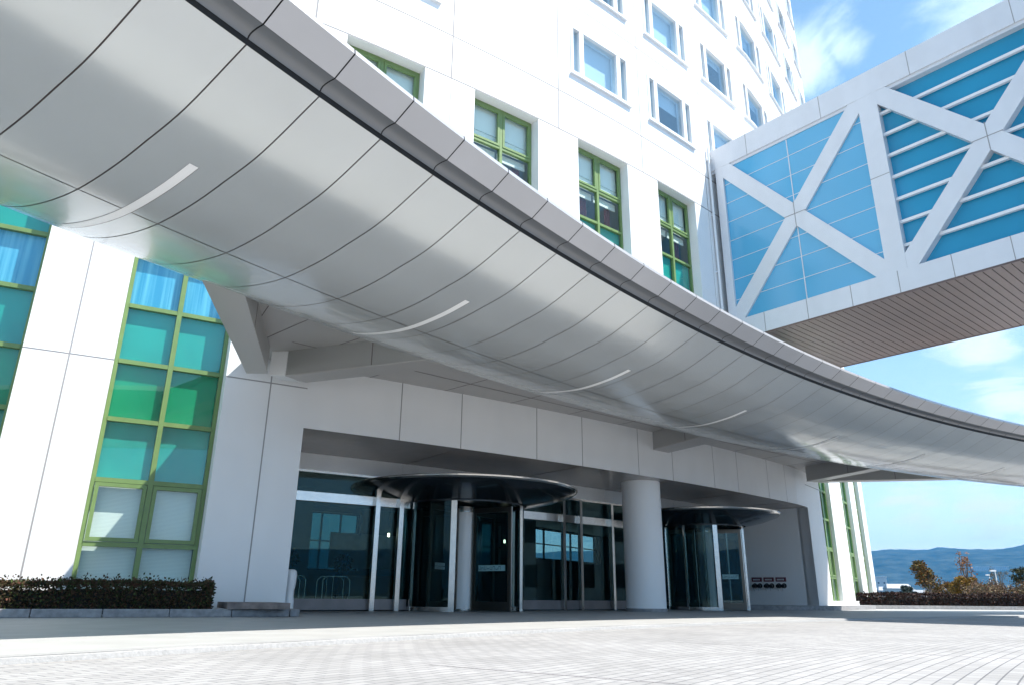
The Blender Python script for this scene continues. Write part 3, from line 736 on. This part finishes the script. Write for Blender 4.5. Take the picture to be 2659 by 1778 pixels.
# entrance pavement + terrace beyond
mb = MB(); A = [-180+360*k/180 for k in range(181)]
mb.grid([[CP(a, s-CR, z) for s, z in ((KR+.03, -.001),(KR+20,-.001),(KR+50,-.001))] for a in A], False, False)
o = mb.build('pavement', M['paving']); o['kind'] = 'structure'
# raised pavement on the right: from the entrance side wall outward beneath the hedge
def wedge(name, pts, z0, z1, mt):
    mb = MB(); n = len(pts); mb.face([(*p, z1) for p in pts])
    for i in range(n):
        a, b = pts[i], pts[(i+1) % n]; mb.face([(*a, z0), (*b, z0), (*b, z1), (*a, z1)])
    o = mb.build(name, mt); o['kind'] = 'structure'; return weld(o)
sr = [FP(19.0, 0, -2.9).xy, FP(20.3, 0, -.6).xy, FP(21.9, 0, .55).xy, FP(23.5, 0, .7).xy, FP(26, 0, .9).xy, (16.3, 36.15), (21, 37.6), (26.6, 38.3), (33, 36.1), (60, 21), (95, 120), (40, 120), (10, 60)]
wedge('raised_pavement', [tuple(p) for p in sr], -.05, .17, M['stone'])
# far land and hills
def land_mat():
    m = bpy.data.materials.new('wooded_land'); m.use_nodes = True; nt = m.node_tree; b = nt.nodes['Principled BSDF']; b.inputs['Roughness'].default_value = .95
    b.inputs['Specular IOR Level'].default_value = .1
    tc = nt.nodes.new('ShaderNodeTexCoord'); n = nt.nodes.new('ShaderNodeTexNoise'); n.inputs['Scale'].default_value = .02; n.inputs['Detail'].default_value = 9; n.inputs['Roughness'].default_value = .65
    cr = nt.nodes.new('ShaderNodeValToRGB'); e = cr.color_ramp.elements
    e[0].position = .35; e[0].color = (.007,.022,.030,1); e[1].position = .66; e[1].color = (.05,.07,.07,1)  # woodland tones with some of the haze's blue mixed into the colour
    nt.links.new(tc.outputs['Object'], n.inputs[0]); nt.links.new(n.outputs['Fac'], cr.inputs[0]); nt.links.new(cr.outputs[0], b.inputs['Base Color']); return m
M['land'] = land_mat()
from mathutils import noise as mn
def hill_h(x, y):
    d = math.hypot(x, y); azd = math.degrees(math.atan2(x, y))
    if d < 130: base = -1.2
    elif d < 400: base = -1.2-6*(d-130)/270
    elif d < 1500: base = -7.2+12*(d-400)/1100
    else: base = 4.8
    # ridge
    n1 = mn.fractal(Vector((azd*.09, 3.1, 0)), .9, 2.1, 5); n2 = mn.fractal(Vector((x*.0016, y*.0016, 1.7)), .8, 2.1, 6)
    top = 176+n1*16
    t = min(1, max(0, (d-1750)/1500)); sm_ = t*t*(3-2*t)
    return base+sm_*(top)*(1+.09*n2)+ (n2*14*sm_)+sm_*6*mn.fractal(Vector((x*.012, y*.012, 5.)), .8, 2.1, 4)
mb = MB(); rows = []
for di in (100, 115, 130, 200, 400, 800, 1200, 1500, 1750, 1850, 1950, 2050, 2150, 2250, 2350, 2450, 2550, 2650, 2750, 2850, 2950, 3050, 3150, 3250, 3400, 3700):
    rows.append([(di*math.sin(R(a)), di*math.cos(R(a)), hill_h(di*math.sin(R(a)), di*math.cos(R(a)))) for a in ([k*.2 for k in range(80, 250)]+[50+k*2 for k in range(0, 164)])])
mb.grid(rows, True, False); o = mb.build('hills', M['land']); o['kind'] = 'structure'
mb = MB(); rows = []
for di in (4000, 4500, 5200):
    rows.append([(di*math.sin(R(a)), di*math.cos(R(a)), {4000: 0, 4500: 120, 5200: 282+34*mn.fractal(Vector((a*.12, 9.3, 0)), .9, 2.1, 5)}[di]) for a in [k*.5 for k in range(0, 160)]])
mb.grid(rows, True, False); o = mb.build('distant_mountain', M['land']); o['kind'] = 'structure'

# ------------------------------------------------------------------ planter kerb, hedges
def gp(u, v, z):   # point of the ground seen at photo position, used only for survey of real positions
    F = 1665.; th = R(19.2); ro = R(.58); c, s_ = math.cos(ro), math.sin(ro)
    r = Vector((1,0,0)); up = Vector((0,-math.sin(th),math.cos(th))); f = Vector((0,math.cos(th),math.sin(th)))
    r2 = c*r+s_*up; u2 = -s_*r+c*up; d = r2*((u-1172.5)/F)-u2*((v-784.)/F)+f; t = (z-.41)/d.z; return Vector((d.x*t, d.y*t, z))
ka = gp(0, 1413.5, 0); kb = gp(686, 1411, 0); kd = (kb-ka).normalized(); kn = Vector((-kd.y, kd.x, 0))
pl = thing('planter_kerb', 'low grey granite edging blocks in front of the left hedge', 'planter edging')
L_ = (kb-ka).length; x = -8.0; k = 0
while x < L_-.05:
    x1 = min(x+1.05, L_); mb = MB(); p, q = ka+kd*(x+.006), ka+kd*(x1-.006)
    mb.box8([p, q, q+kn*.14, p+kn*.14]+[w+Vector((0,0,.135)) for w in (p, q, q+kn*.14, p+kn*.14)])
    ob = mb.build('granite_block', M['stone'], pl)
    bv = ob.modifiers.new('b', 'BEVEL'); bv.width = .012; bv.segments = 2
    x = x1; k += 1
mb = MB(); p, q = kb-kd*.14, kb
q2 = FP(-.02, 0, .03); mb.box8([kb-kd*.14+kn*.146, kb+kn*.146, q2, q2-kd*.14]+[w+Vector((0,0,.135)) for w in (kb-kd*.14+kn*.146, kb+kn*.146, q2, q2-kd*.14)])
mb.build('granite_block', M['stone'], pl)
mb = MB(); a, b = ka-kd*8+kn*.14, kb-kd*.14+kn*.14
pts = [a, b, FP(-.16, 0, .01), FP(-4, 0, .01), FP(-8, 0, .01), FP(-14, 0, .01), FP(-19, 0, .01)]
mb.face([(p.x, p.y, .10) for p in pts]); o = mb.build('planting_bed', M['soil']); o['kind'] = 'structure'
# stone step in front of the pier
mb = MB(); p0, p1 = gp(520, 1393, .14), gp(664, 1394, .14)
mb.box8([p0, p1, p1+kn*1.4, p0+kn*1.4]+[w+Vector((0,0,.11)) for w in (p0, p1, p1+kn*1.4, p0+kn*1.4)])
o = mb.build('stone_plinth', mat('brown_stone', (.20,.16,.145), .7, noise=.35, nscale=6, bump=.3)); tag(o, 'low brown stone plinth at the foot of the shaded white pier', 'plinth')

def leaf_mat(name, c1, c2, c3=None):
    m = bpy.data.materials.new(name); m.use_nodes = True; nt = m.node_tree; b = nt.nodes['Principled BSDF']; b.inputs['Roughness'].default_value = .7; b.inputs['Specular IOR Level'].default_value = .2
    g_ = nt.nodes.new('ShaderNodeNewGeometry'); cr = nt.nodes.new('ShaderNodeValToRGB'); e = cr.color_ramp.elements
    e[0].color = (*c1, 1); e[1].color = (*c2, 1)
    if c3: n_ = e.new(.85); n_.color = (*c3, 1)
    nt.links.new(g_.outputs['Random Per Island'], cr.inputs[0]); nt.links.new(cr.outputs[0], b.inputs['Base Color'])
    b.inputs['Transmission Weight'].default_value = 0
    return m
M['leafL'] = leaf_mat('hedge_leaf', (.02,.04,.012), (.075,.12,.035), (.10,.045,.03))
M['leafD'] = leaf_mat('hedge_leaf_far', (.010,.008,.006), (.035,.026,.016), (.05,.02,.016))
def leaves(mb, gen, n, size, up=.3):
    for _ in range(n):
        p, nrm = gen(); d = (nrm*.6+Vector((random.gauss(0,1), random.gauss(0,1), random.gauss(0,1)+up))).normalized()
        s_ = size*random.uniform(.6, 1.4); w = d.cross(Vector((random.gauss(0,1), random.gauss(0,1), random.gauss(0,1)))).normalized()*s_*.33; e = d*s_
        mb.face([p, p+e*.45+w, p+e, p+e*.45-w])
def hedge(name, path, width, h, n, leafsz, mt, label, base=.1, wob=.05):
    root = thing(name, label, 'hedge', path[0])
    inv = -Vector(path[0])
    segs = list(zip(path[:-1], path[1:])); Ls = [(b-a).length for a, b in segs]; T = sum(Ls)
    def at(x):
        for (a, b), l in zip(segs, Ls):
            if x <= l: return a.lerp(b, x/l), (b-a).normalized()
            x -= l
        return segs[-1][1], (segs[-1][1]-segs[-1][0]).normalized()
    def hh(x, y): return h*(1+.10*mn.noise(Vector((x*1.1, y*1.3, .5)))+.06*mn.noise(Vector((x*4, y*3, 2))))
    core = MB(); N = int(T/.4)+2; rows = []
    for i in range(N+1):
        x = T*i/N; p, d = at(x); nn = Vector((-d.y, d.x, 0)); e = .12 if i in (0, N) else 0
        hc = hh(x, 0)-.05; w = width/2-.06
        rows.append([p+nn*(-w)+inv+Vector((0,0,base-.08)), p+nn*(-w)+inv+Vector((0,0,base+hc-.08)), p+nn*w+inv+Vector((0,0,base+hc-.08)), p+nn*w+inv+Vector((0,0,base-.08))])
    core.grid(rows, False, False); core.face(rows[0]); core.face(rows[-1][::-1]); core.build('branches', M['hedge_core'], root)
    lm = MB()
    def gen():
        x = random.uniform(-.02, T+.02); p, d = at(min(max(x, 0), T)); nn = Vector((-d.y, d.x, 0)); r = random.random(); H = hh(x, 0)
        if r < .50: y, z, nr = random.uniform(-width/2, width/2), H-random.expovariate(26), Vector((0,0,1))
        elif r < .93: y, z, nr = -width/2+random.uniform(0, .06), random.uniform(0, H), -nn
        else:
            x = T+random.uniform(-.08, .04); p, d = at(T); y, z, nr = random.uniform(-width/2, width/2), random.uniform(0, H), d
            p = p+d*random.uniform(-.08,.04)
        q = p+nn*y+inv; q.z = inv.z+p.z+base+z
        if random.random() < .12: q.z += abs(random.gauss(0, .05))
        return q, nr
    leaves(lm, gen, n, leafsz)
    lm.build('foliage', mt, root)
hp = [ka-kd*7+kn*.55, ka+kn*.55, gp(478, 1393, .135)+kn*.42]
for p in hp: p.z = 0
hedge('hedge', hp, .8, .46, 30000, .05, M['leafL'], 'clipped dark green hedge behind the grey kerb under the tall green windows at the left', base=.12)
hq = [Vector((16.4, 36.95, 0)), Vector((20.8, 38.35, 0)), Vector((26.5, 39.0, 0)), Vector((33, 36.9, 0)), Vector((46, 29.5, 0))]
def hedge_y(name): pass
hedge('hedge', hq, 1.0, .52, 20000, .09, M['leafD'], 'long low dark reddish hedge in front of the distant hills at the right', base=.17)

# ------------------------------------------------------------------ trees beyond the hedge
def azp(azd, d, z=0): return Vector((d*math.sin(R(azd)), d*math.cos(R(azd)), z))
def tree(name, label, azd, d, z0, z1, rx, cols, nleaf, lsz, kind='round', cat='tree', group=None, crown0=.35):
    p = azp(azd, d, z0); t = thing(name, label, cat, p, group); H = z1-z0
    tm = MB(); tm.tube((0,0,0), (0,0,H*.55), H*.022+.02, 8, H*.012+.01)
    lobes = []
    nb = 7 if kind != 'pine' else 5
    for k in range(nb):
        a = random.uniform(0, 6.28); hh_ = H*random.uniform(crown0, .85); rr = rx*random.uniform(.35, .8)*(1-.5*max(0, hh_/H-.6))
        e = Vector((math.cos(a)*rr, math.sin(a)*rr, hh_+H*.05)); tm.tube((0,0,hh_*.65), e, H*.010+.008, 6, H*.004+.003)
        lobes.append((e, rx*random.uniform(.36, .58)))
        for q in range(2):
            e2 = e+Vector((random.uniform(-.4,.4)*rx, random.uniform(-.4,.4)*rx, random.uniform(.05,.2)*H)); tm.tube(e, e2, H*.005+.004, 5, H*.002+.002); lobes.append((e2, rx*random.uniform(.2, .35)))
    tm.tube((0,0,H*.5), (random.uniform(-.1,.1)*rx,0,H*.92), H*.012+.01, 6, .01); lobes.append((Vector((0,0,H*.88)), rx*.3))
    tm.build('trunk', M['bark'], t)
    mt = leaf_mat(name+'_leaf', *cols); lm = MB(); nleaf = int(nleaf*2.9); lsz *= 1.15
    def gen():
        c, r = random.choice(lobes); v = Vector((random.gauss(0,1), random.gauss(0,1), random.gauss(0,1))).normalized()
        fz = .35 if kind == 'pine' else .8
        q = c+Vector((v.x, v.y, v.z*fz))*r*(random.random()**.45); return q, v
    if nleaf: leaves(lm, gen, nleaf, lsz); lm.build('crown', mt, t)
    return t
tree('autumn_tree', 'thin half bare autumn tree with dark green and rust leaves behind the right hedge', 28.75, 70, -.5, 3.05, 1.25, ((.04,.07,.02),(.16,.14,.04),(.20,.08,.02)), 1300, .13)
tree('small_shrub_tree', 'small orange brown bush between the half bare tree and the yellow tree', 29.75, 68, -.5, 1.7, .85, ((.10,.07,.02),(.24,.15,.03),(.22,.10,.02)), 1300, .11, crown0=.2)
tree('yellow_tree', 'round golden yellow bushy tree behind the right hedge', 30.55, 66, -.5, 2.2, 1.15, ((.12,.10,.015),(.34,.26,.04),(.30,.15,.03)), 3200, .11, crown0=.2)
tree('bare_sapling', 'tall slender sapling with a few orange leaves above the golden tree', 30.95, 74, -.5, 3.9, .65, ((.30,.11,.04),(.28,.17,.07)), 110, .12, crown0=.6)
tree('grey_sapling', 'leafless grey twiggy sapling left of the pine', 32.75, 72, -.5, 2.9, .75, ((.07,.07,.06),(.12,.12,.10)), 260, .07, crown0=.4)
tree('pine_tree', 'dark layered pine tree at the right edge of the view', 34.45, 60, -.5, 2.75, 1.15, ((.012,.018,.008),(.05,.055,.02)), 900, .10, 'pine')
tree('dark_bush', 'dark grey green conifer bush left of the half bare tree', 27.6, 76, -.6, 1.65, .7, ((.02,.035,.03),(.05,.07,.06)), 1500, .11, crown0=.15)
tree('dark_bush', 'low dark green bush just right of the hotel corner', 26.5, 72, -.6, 1.0, 1.0, ((.02,.03,.02),(.05,.07,.05)), 1400, .11, crown0=.15)
for i, (a_, d_, h_, lab) in enumerate(((29.2, 90, 1.3, 'pale grey shrub behind the small orange bush'), (31.5, 62, 1.25, 'olive yellow shrub right of the golden tree'), (32.2, 63, 1.3, 'straw coloured shrub below the street lamp'), (33.0, 58, 1.1, 'brown dry shrub left of the pine'), (33.7, 56, .9, 'reddish brown dry shrub in front of the pine'))):
    tree('shrub', lab, a_, d_, -.4, h_+.25, 1.35, ((.09,.085,.04),(.20,.17,.09),(.16,.08,.05)), 900, .10, crown0=.1, cat='shrub')
# street lamp, mast
def lamp(azd, d, z1, label):
    t = thing('street_lamp', label, 'street lamp', azp(azd, d, -.6)); mb = MB(); mb.tube((0,0,0), (0,0,z1+.6), .045, 8, .03); mb.build('pole', M['pwhite'], t)
    mb = MB(); mb.box(-.35,.05,-.08,.08,z1+.55,z1+.66); mb.build('lamp_head', M['pwhite'], t)
lamp(32.55, 66, 2.5, 'slim pale street lamp standing in front of the far flat white roof')
lamp(32.2, 95, 3.0, 'short pale pole left of the street lamp')
# guard rail
mb = MB()
p, q = azp(32.0, 64, .45), azp(36.5, 56, .45)
mb.tube(p, q, .03, 6); mb.tube(p-Vector((0,0,.25)), q-Vector((0,0,.25)), .02, 6)
for k in range(9):
    w = p.lerp(q, k/8); mb.tube((w.x, w.y, -.4), w, .025, 6)
o = mb.build('guard_rail', M['pwhite']); tag(o, 'thin white rail running behind the hedge below the pine', 'railing')

# far town
def bld(name, label, azd, d, z0, w, dp, h, wall, roofm, group=None):
    t = thing(name, label, 'building', azp(azd, d, z0), group, -R(azd)+random.uniform(-.4,.4))
    mb = MB(); mb.box(-w/2, w/2, -dp/2, dp/2, 0, h); mb.build('wall', wall, t)
    mb = MB()
    if roofm is M['roof']:
        mb.box8([(-w/2-.4,-dp/2-.4,h),(w/2+.4,-dp/2-.4,h),(w/2+.4,dp/2+.4,h),(-w/2-.4,dp/2+.4,h),(-w/2+1,-.1,h+h*.35),(w/2-1,-.1,h+h*.35),(w/2-1,.1,h+h*.35),(-w/2+1,.1,h+h*.35)])
    else: mb.box(-w/2-.5, w/2+.5, -dp/2-.5, dp/2+.5, h, h+.6)
    mb.build('roof', roofm, t)
    mb = MB()
    nw = max(2, int(w/4))
    for k in range(nw):
        x = -w/2+w*(k+.5)/nw
        for zf in ([h*.5] if h < 7 else [h*.3, h*.7]): mb.box(x-.8, x+.8, -dp/2-.05, -dp/2+.05, zf-.7, zf+.7)
    mb.build('window', M['black'], t)
wm = mat('town_wall', (.55,.56,.58), .7); wm2 = mat('town_wall_grey', (.5,.5,.5), .7)
bld('far_tower', 'small white block standing above the far town near the hotel corner', 25.87, 900, 4, 11, 11, 19, wm, M['pwhite'])
flat = bld
bld('far_hall', 'wide flat white roofed hall in front of the hills at the right', 32.3, 2400, hill_h(2400*math.sin(R(32.3)), 2400*math.cos(R(32.3)))-6, 78, 40, 12, wm2, M['pwhite'])
rr = random.Random(3)
for i in range(14):
    a_ = 25.4+i*.36+rr.uniform(-.1,.1); d_ = rr.uniform(480, 900)
    bld('far_house', 'small pale house in the valley town beyond the hedge', a_, d_, -.5 , rr.uniform(8,16), 8, rr.uniform(5,9), rr.choice((wm, wm2)), M['roof'], 'houses of the far town')

# ------------------------------------------------------------------ small things at the entrance
# fire hose inlets on the right side wall (wall faces the lobby side: plane s = 21.95)
t = thing('fire_hose_inlets', 'row of six black hose inlets under three dark red plates on the grey side wall', 'fire hose inlet')
def wp(d, z, o=0): p = FP(21.95-o, z, d); return p
def wbox(mb, d0, d1, z0, z1, o0, o1):
    mb.box8([wp(d0,z0,o0), wp(d1,z0,o0), wp(d1,z0,o1), wp(d0,z0,o1), wp(d0,z1,o0), wp(d1,z1,o0), wp(d1,z1,o1), wp(d0,z1,o1)])
for k in range(3):
    d0 = -2.62+k*.50; mb = MB(); wbox(mb, d0, d0+.42, 1.08, 1.25, .001, .03); pl_ = mb.build('plate', M['red'], t)
    mb = MB()
    for q in range(6): wbox(mb, d0+.06+q*.05, d0+.09+q*.05, 1.13, 1.19, .03, .033)
    mb.build('lettering', M['paper'], pl_)
    for q in range(2):
        c = wp(d0+.11+q*.21, .92, .0); e = wp(d0+.11+q*.21, .90, .16); mb = MB(); mb.tube(c, e, .075, 16); mb.tube(c, wp(d0+.11+q*.21, .92, .02), .10, 16)
        cap = mb.build('inlet', M['black'], t)
        mb = MB(); mb.tube(e-Vector((0,0,.05)), e-Vector((0,0,.20))+Vector((.02*(1-2*q),0,0)), .006, 5); mb.build('chain', M['steel'], cap)
# white cabinet-like post at pier
pp = gp(676, 1386, .14)
t = thing('white_stand', 'short white rounded stand pressed against the right corner of the shaded pier', 'stand', FP(.13, 0, -.2))
mb = MB()
prf = [(.11,0),(.11,.26),(.095,.36),(.095,.48),(.115,.58),(.125,.80),(.11,.88),(.06,.915),(0.001,.92)]
mb.grid([[(r*math.cos(2*math.pi*k/20), r*math.sin(2*math.pi*k/20), z) for k in range(20)] for r, z in prf], True, True, True)
mb.build('body', M['pwhite'], t)
# luggage trolleys and topiary behind the glass
def trolley(s, dr, label):
    c = FP(s, .02, dr); t = thing('luggage_trolley', label, 'luggage trolley', c, 'luggage trolleys in the lobby', A0+math.pi/2)
    mb = MB(); w, h = .38, .85
    for y in (-.25, .25):
        mb.tube((-w,y,.1), (-w,y,h-.1), .014); mb.tube((w,y,.1), (w,y,h-.1), .014); mb.tube((-w,y,h-.1), (-w+.1,y,h), .014); mb.tube((w,y,h-.1), (w-.1,y,h), .014); mb.tube((-w+.1,y,h), (w-.1,y,h), .014)
        mb.tube((-.1,y,.1), (-.1,y,h), .008)
    mb.build('frame', M['steel'], t); mb = MB(); mb.box(-w-.02, w+.02, -.28, .28, .08, .12); mb.build('platform', M['pwhite'], t)
    mb = MB()
    for x in (-w, w):
        for y in (-.22, .22): mb.tube((x, y-.015, .04), (x, y+.015, .04), .04, 12)
    mb.build('wheel', M['black'], t)
trolley(1.2, -3.9, 'steel luggage trolley behind the glass next to the shaded pier'); trolley(2.5, -3.9, 'steel luggage trolley behind the glass nearer to the revolving door')
def plant(s, dr, h, label):
    c = FP(s, .02, dr); t = thing('potted_plant', label, 'potted plant', c); mb = MB(); mb.cyl((0,0), .16, .22, 0, .4, 20); mb.build('pot', M['black'], t)
    mb = MB(); mb.tube((0,0,.4), (0,0,h), .015); mb.build('stem', M['bark'], t)
    lm = MB()
    def gen():
        v = Vector((random.gauss(0,1), random.gauss(0,1), random.gauss(0,1))).normalized(); return Vector((0,0,h))+v*.24*random.random()**.3, v
    leaves(lm, gen, 500, .08); lm.build('foliage', M['leafL'], t)
plant(1.6, -5.2, 1.35, 'ball shaped topiary plant in the lobby behind the left trolley'); plant(3.2, -5.0, 1.25, 'ball shaped topiary plant in the lobby by the second trolley')

# ------------------------------------------------------------------ what faces the hotel (seen in its glass)
t = thing('opposite_building', 'plain white low building across the drive, seen only as a reflection in the entrance glass', 'building', (54, 12, 0), None, R(98))
mb = MB(); mb.box(-22, 22, -6, 6, 0, 9); mb.build('wall', M['white'], t)
mb = MB()
for k in range(10):
    for z in (1.2, 5.2): mb.box(-20+k*4.2, -17.6+k*4.2, 6.0, 6.05, z, z+2)
mb.build('window', M['black'], t); mb = MB(); mb.box(-22.4, 22.4, -6.4, 6.4, 9, 9.5); mb.build('roof', M['roof'], t)
for (a_, d_, hh_, lab) in ((72, 34, 6, 'bare tree across the drive mirrored in the glass by the white column'), (84, 38, 6, 'bare tree across the drive mirrored in the right revolving door'), (196, 38, 7, 'bare tree across the drive mirrored in the left windows')):
    tree('bare_tree', lab, a_, d_, 0, hh_, 2.6, ((.1,.09,.07),(.14,.12,.09)), 260, .14, crown0=.3)

# ------------------------------------------------------------------ haze
hz = MB(); hz.box(-4200, 4200, -4200, 5600, -12, 420)
hm = bpy.data.materials.new('air_haze'); hm.use_nodes = True; nt = hm.node_tree; nt.nodes.clear()
ho = nt.nodes.new('ShaderNodeOutputMaterial'); hv = nt.nodes.new('ShaderNodeVolumePrincipled')
hv.inputs['Color'].default_value = (.05,.40,.90,1); hv.inputs['Density'].default_value = .00015; hv.inputs['Anisotropy'].default_value = .2
nt.links.new(hv.outputs[0], ho.inputs['Volume'])
HAZE = True
if HAZE:
    o = hz.build('haze', hm); o['kind'] = 'stuff'

# ------------------------------------------------------------------ LIGHT
SAZ, SEL = 105.0, 60.0
sd = Vector((math.sin(R(SAZ))*math.cos(R(SEL)), math.cos(R(SAZ))*math.cos(R(SEL)), math.sin(R(SEL))))
sl = bpy.data.lights.new('sun', 'SUN'); sl.energy = 3.8; sl.angle = R(.53); sl.color = (1, .95, .87)
so = bpy.data.objects.new('sun', sl); COL.objects.link(so); so.rotation_euler = (-sd).to_track_quat('-Z', 'Y').to_euler()
w = bpy.data.worlds.new('World'); sc.world = w; w.use_nodes = True; nt = w.node_tree; nt.nodes.clear(); N = nt.nodes.new; L = nt.links
out = N('ShaderNodeOutputWorld'); bg = N('ShaderNodeBackground'); sky = N('ShaderNodeTexSky'); sky.sky_type = 'NISHITA'; sky.sun_disc = False
sky.sun_elevation = R(SEL); sky.sun_rotation = R(SAZ); sky.air_density = 1.05; sky.dust_density = .25; sky.ozone_density = 1.0
tc = N('ShaderNodeTexCoord'); sp = N('ShaderNodeSeparateXYZ'); L.new(tc.outputs['Generated'], sp.inputs[0])
# cloud layer: direction projected on a plane overhead
zz = N('ShaderNodeMath'); zz.operation = 'MAXIMUM'; zz.inputs[1].default_value = .03; L.new(sp.outputs[2], zz.inputs[0])
zz2 = N('ShaderNodeMath'); zz2.operation = 'ADD'; zz2.inputs[1].default_value = .12; L.new(zz.outputs[0], zz2.inputs[0])
dx = N('ShaderNodeMath'); dx.operation = 'DIVIDE'; L.new(sp.outputs[0], dx.inputs[0]); L.new(zz2.outputs[0], dx.inputs[1])
dy = N('ShaderNodeMath'); dy.operation = 'DIVIDE'; L.new(sp.outputs[1], dy.inputs[0]); L.new(zz2.outputs[0], dy.inputs[1])
cb = N('ShaderNodeCombineXYZ'); L.new(dx.outputs[0], cb.inputs[0]); L.new(dy.outputs[0], cb.inputs[1])
mp = N('ShaderNodeMapping'); mp.inputs['Location'].default_value = (3.1, 1.7, 0); mp.inputs['Scale'].default_value = (1.25, 1.25, 1); L.new(cb.outputs[0], mp.inputs[0])
n1 = N('ShaderNodeTexNoise'); n1.inputs['Scale'].default_value = 2.6; n1.inputs['Detail'].default_value = 12; n1.inputs['Roughness'].default_value = .60; n1.inputs['Distortion'].default_value = .5; L.new(mp.outputs[0], n1.inputs[0])
def blob(azd, eld, wdt):
    d = Vector((math.sin(R(azd))*math.cos(R(eld)), math.cos(R(azd))*math.cos(R(eld)), math.sin(R(eld))))
    v = N('ShaderNodeVectorMath'); v.operation = 'DISTANCE'; L.new(tc.outputs['Generated'], v.inputs[0]); v.inputs[1].default_value = d
    m_ = N('ShaderNodeMapRange'); m_.inputs[1].default_value = 0; m_.inputs[2].default_value = wdt; m_.inputs[3].default_value = 1; m_.inputs[4].default_value = 0; m_.interpolation_type = 'SMOOTHSTEP'; L.new(v.outputs['Value'], m_.inputs[0]); return m_
acc = None
for (a_, e_, w_) in ((26.8,36.6,.065),(29.5,37.5,.05),(38.8,36.8,.11),(33.9,16.0,.075),(35.2,13.0,.075),(28.8,5.7,.06),(32.5,5.2,.06),(-60,45,.6),(190,50,.7)):
    b_ = blob(a_, e_, w_)
    if acc is None: acc = b_.outputs[0]
    else:
        mxx = N('ShaderNodeMath'); mxx.operation = 'MAXIMUM'; L.new(acc, mxx.inputs[0]); L.new(b_.outputs[0], mxx.inputs[1]); acc = mxx.outputs[0]
sm1 = N('ShaderNodeMath'); sm1.operation = 'MULTIPLY_ADD'; sm1.inputs[1].default_value = .26; L.new(acc, sm1.inputs[0]); L.new(n1.outputs['Fac'], sm1.inputs[2])
mr = N('ShaderNodeMapRange'); mr.inputs[1].default_value = .56; mr.inputs[2].default_value = .84; mr.inputs[3].default_value = 0; mr.inputs[4].default_value = .75; mr.interpolation_type = 'SMOOTHSTEP'; L.new(sm1.outputs[0], mr.inputs[0])
mx = N('ShaderNodeMix'); mx.data_type = 'RGBA'; L.new(mr.outputs[0], mx.inputs[0]); L.new(sky.outputs[0], mx.inputs[6]); mx.inputs[7].default_value = (5.2,5.5,6.1,1)
hs = N('ShaderNodeHueSaturation'); hs.inputs['Saturation'].default_value = .98; L.new(mx.outputs[2], hs.inputs['Color'])
tm = N('ShaderNodeVectorMath'); tm.operation = 'MULTIPLY'; zr = N('ShaderNodeMapRange'); zr.inputs[1].default_value = .05; zr.inputs[2].default_value = .45; L.new(sp.outputs[2], zr.inputs[0]); tx = N('ShaderNodeMix'); tx.data_type = 'RGBA'; tx.inputs[6].default_value = (1, .93, .97, 1); tx.inputs[7].default_value = (.93, 1.05, .96, 1); L.new(zr.outputs[0], tx.inputs[0]); L.new(tx.outputs[2], tm.inputs[1]); L.new(hs.outputs[0], tm.inputs[0]); L.new(tm.outputs[0], bg.inputs[0]); bg.inputs[1].default_value = .096; L.new(bg.outputs[0], out.inputs[0])

def split_loose(o):
    bm = bmesh.new(); bm.from_mesh(o.data); seen = set(); isl = []
    bm.verts.ensure_lookup_table()
    for v in bm.verts:
        if v.index in seen: continue
        st = [v]; grp = set()
        while st:
            q = st.pop()
            if q.index in seen: continue
            seen.add(q.index); grp.add(q.index)
            for e in q.link_edges:
                w_ = e.other_vert(q)
                if w_.index not in seen: st.append(w_)
        isl.append(grp)
    bm.free()
    if not 1 < len(isl) <= 8: return
    me = o.data; par = o.parent; kids = [c for c in bpy.data.objects if c.parent == o]
    new = []
    for grp in isl:
        idx = sorted(grp); mp_ = {a: i for i, a in enumerate(idx)}
        m2 = bpy.data.meshes.new(o.name.split('.')[0]); fs = [p for p in me.polygons if p.vertices[0] in grp]
        m2.from_pydata([me.vertices[i].co for i in idx], [], [[mp_[v] for v in p.vertices] for p in fs])
        m2.polygons.foreach_set('use_smooth', [p.use_smooth for p in fs]); m2.materials.append(me.materials[0])
        new.append(m2)
    o.data = new[0]
    for m2 in new[1:]:
        o2 = bpy.data.objects.new(o.name.split('.')[0], m2); COL.objects.link(o2); o2.parent = par
for o in list(bpy.data.objects):
    if o.type == 'MESH' and o.name.split('.')[0] in ('post', 'plate_bolt'): split_loose(o)

# ------------------------------------------------------------------ CAMERA
cam = bpy.data.cameras.new('camera'); co = bpy.data.objects.new('camera', cam); COL.objects.link(co); sc.camera = co
cam.sensor_width = 36; cam.lens = 36*1665/2345.; cam.clip_end = 20000; cam.clip_start = .05
th, ro = R(19.2), R(.58)
r = Vector((1,0,0)); up = Vector((0,-math.sin(th),math.cos(th))); f = Vector((0,math.cos(th),math.sin(th)))
r2 = math.cos(ro)*r+math.sin(ro)*up; u2 = -math.sin(ro)*r+math.cos(ro)*up
mw = Matrix((( r2.x, u2.x, -f.x, 0), (r2.y, u2.y, -f.y, 0), (r2.z, u2.z, -f.z, .41), (0,0,0,1)))
co.matrix_world = mw
vs = sc.view_settings; vs.view_transform = 'Standard'; vs.look = 'None'; vs.exposure = 1.42; vs.gamma = 1; vs.use_curve_mapping = False
sc.cycles.max_bounces = 10; sc.cycles.transparent_max_bounces = 12; sc.cycles.use_denoising = True
sc.cycles.sample_clamp_indirect = 6
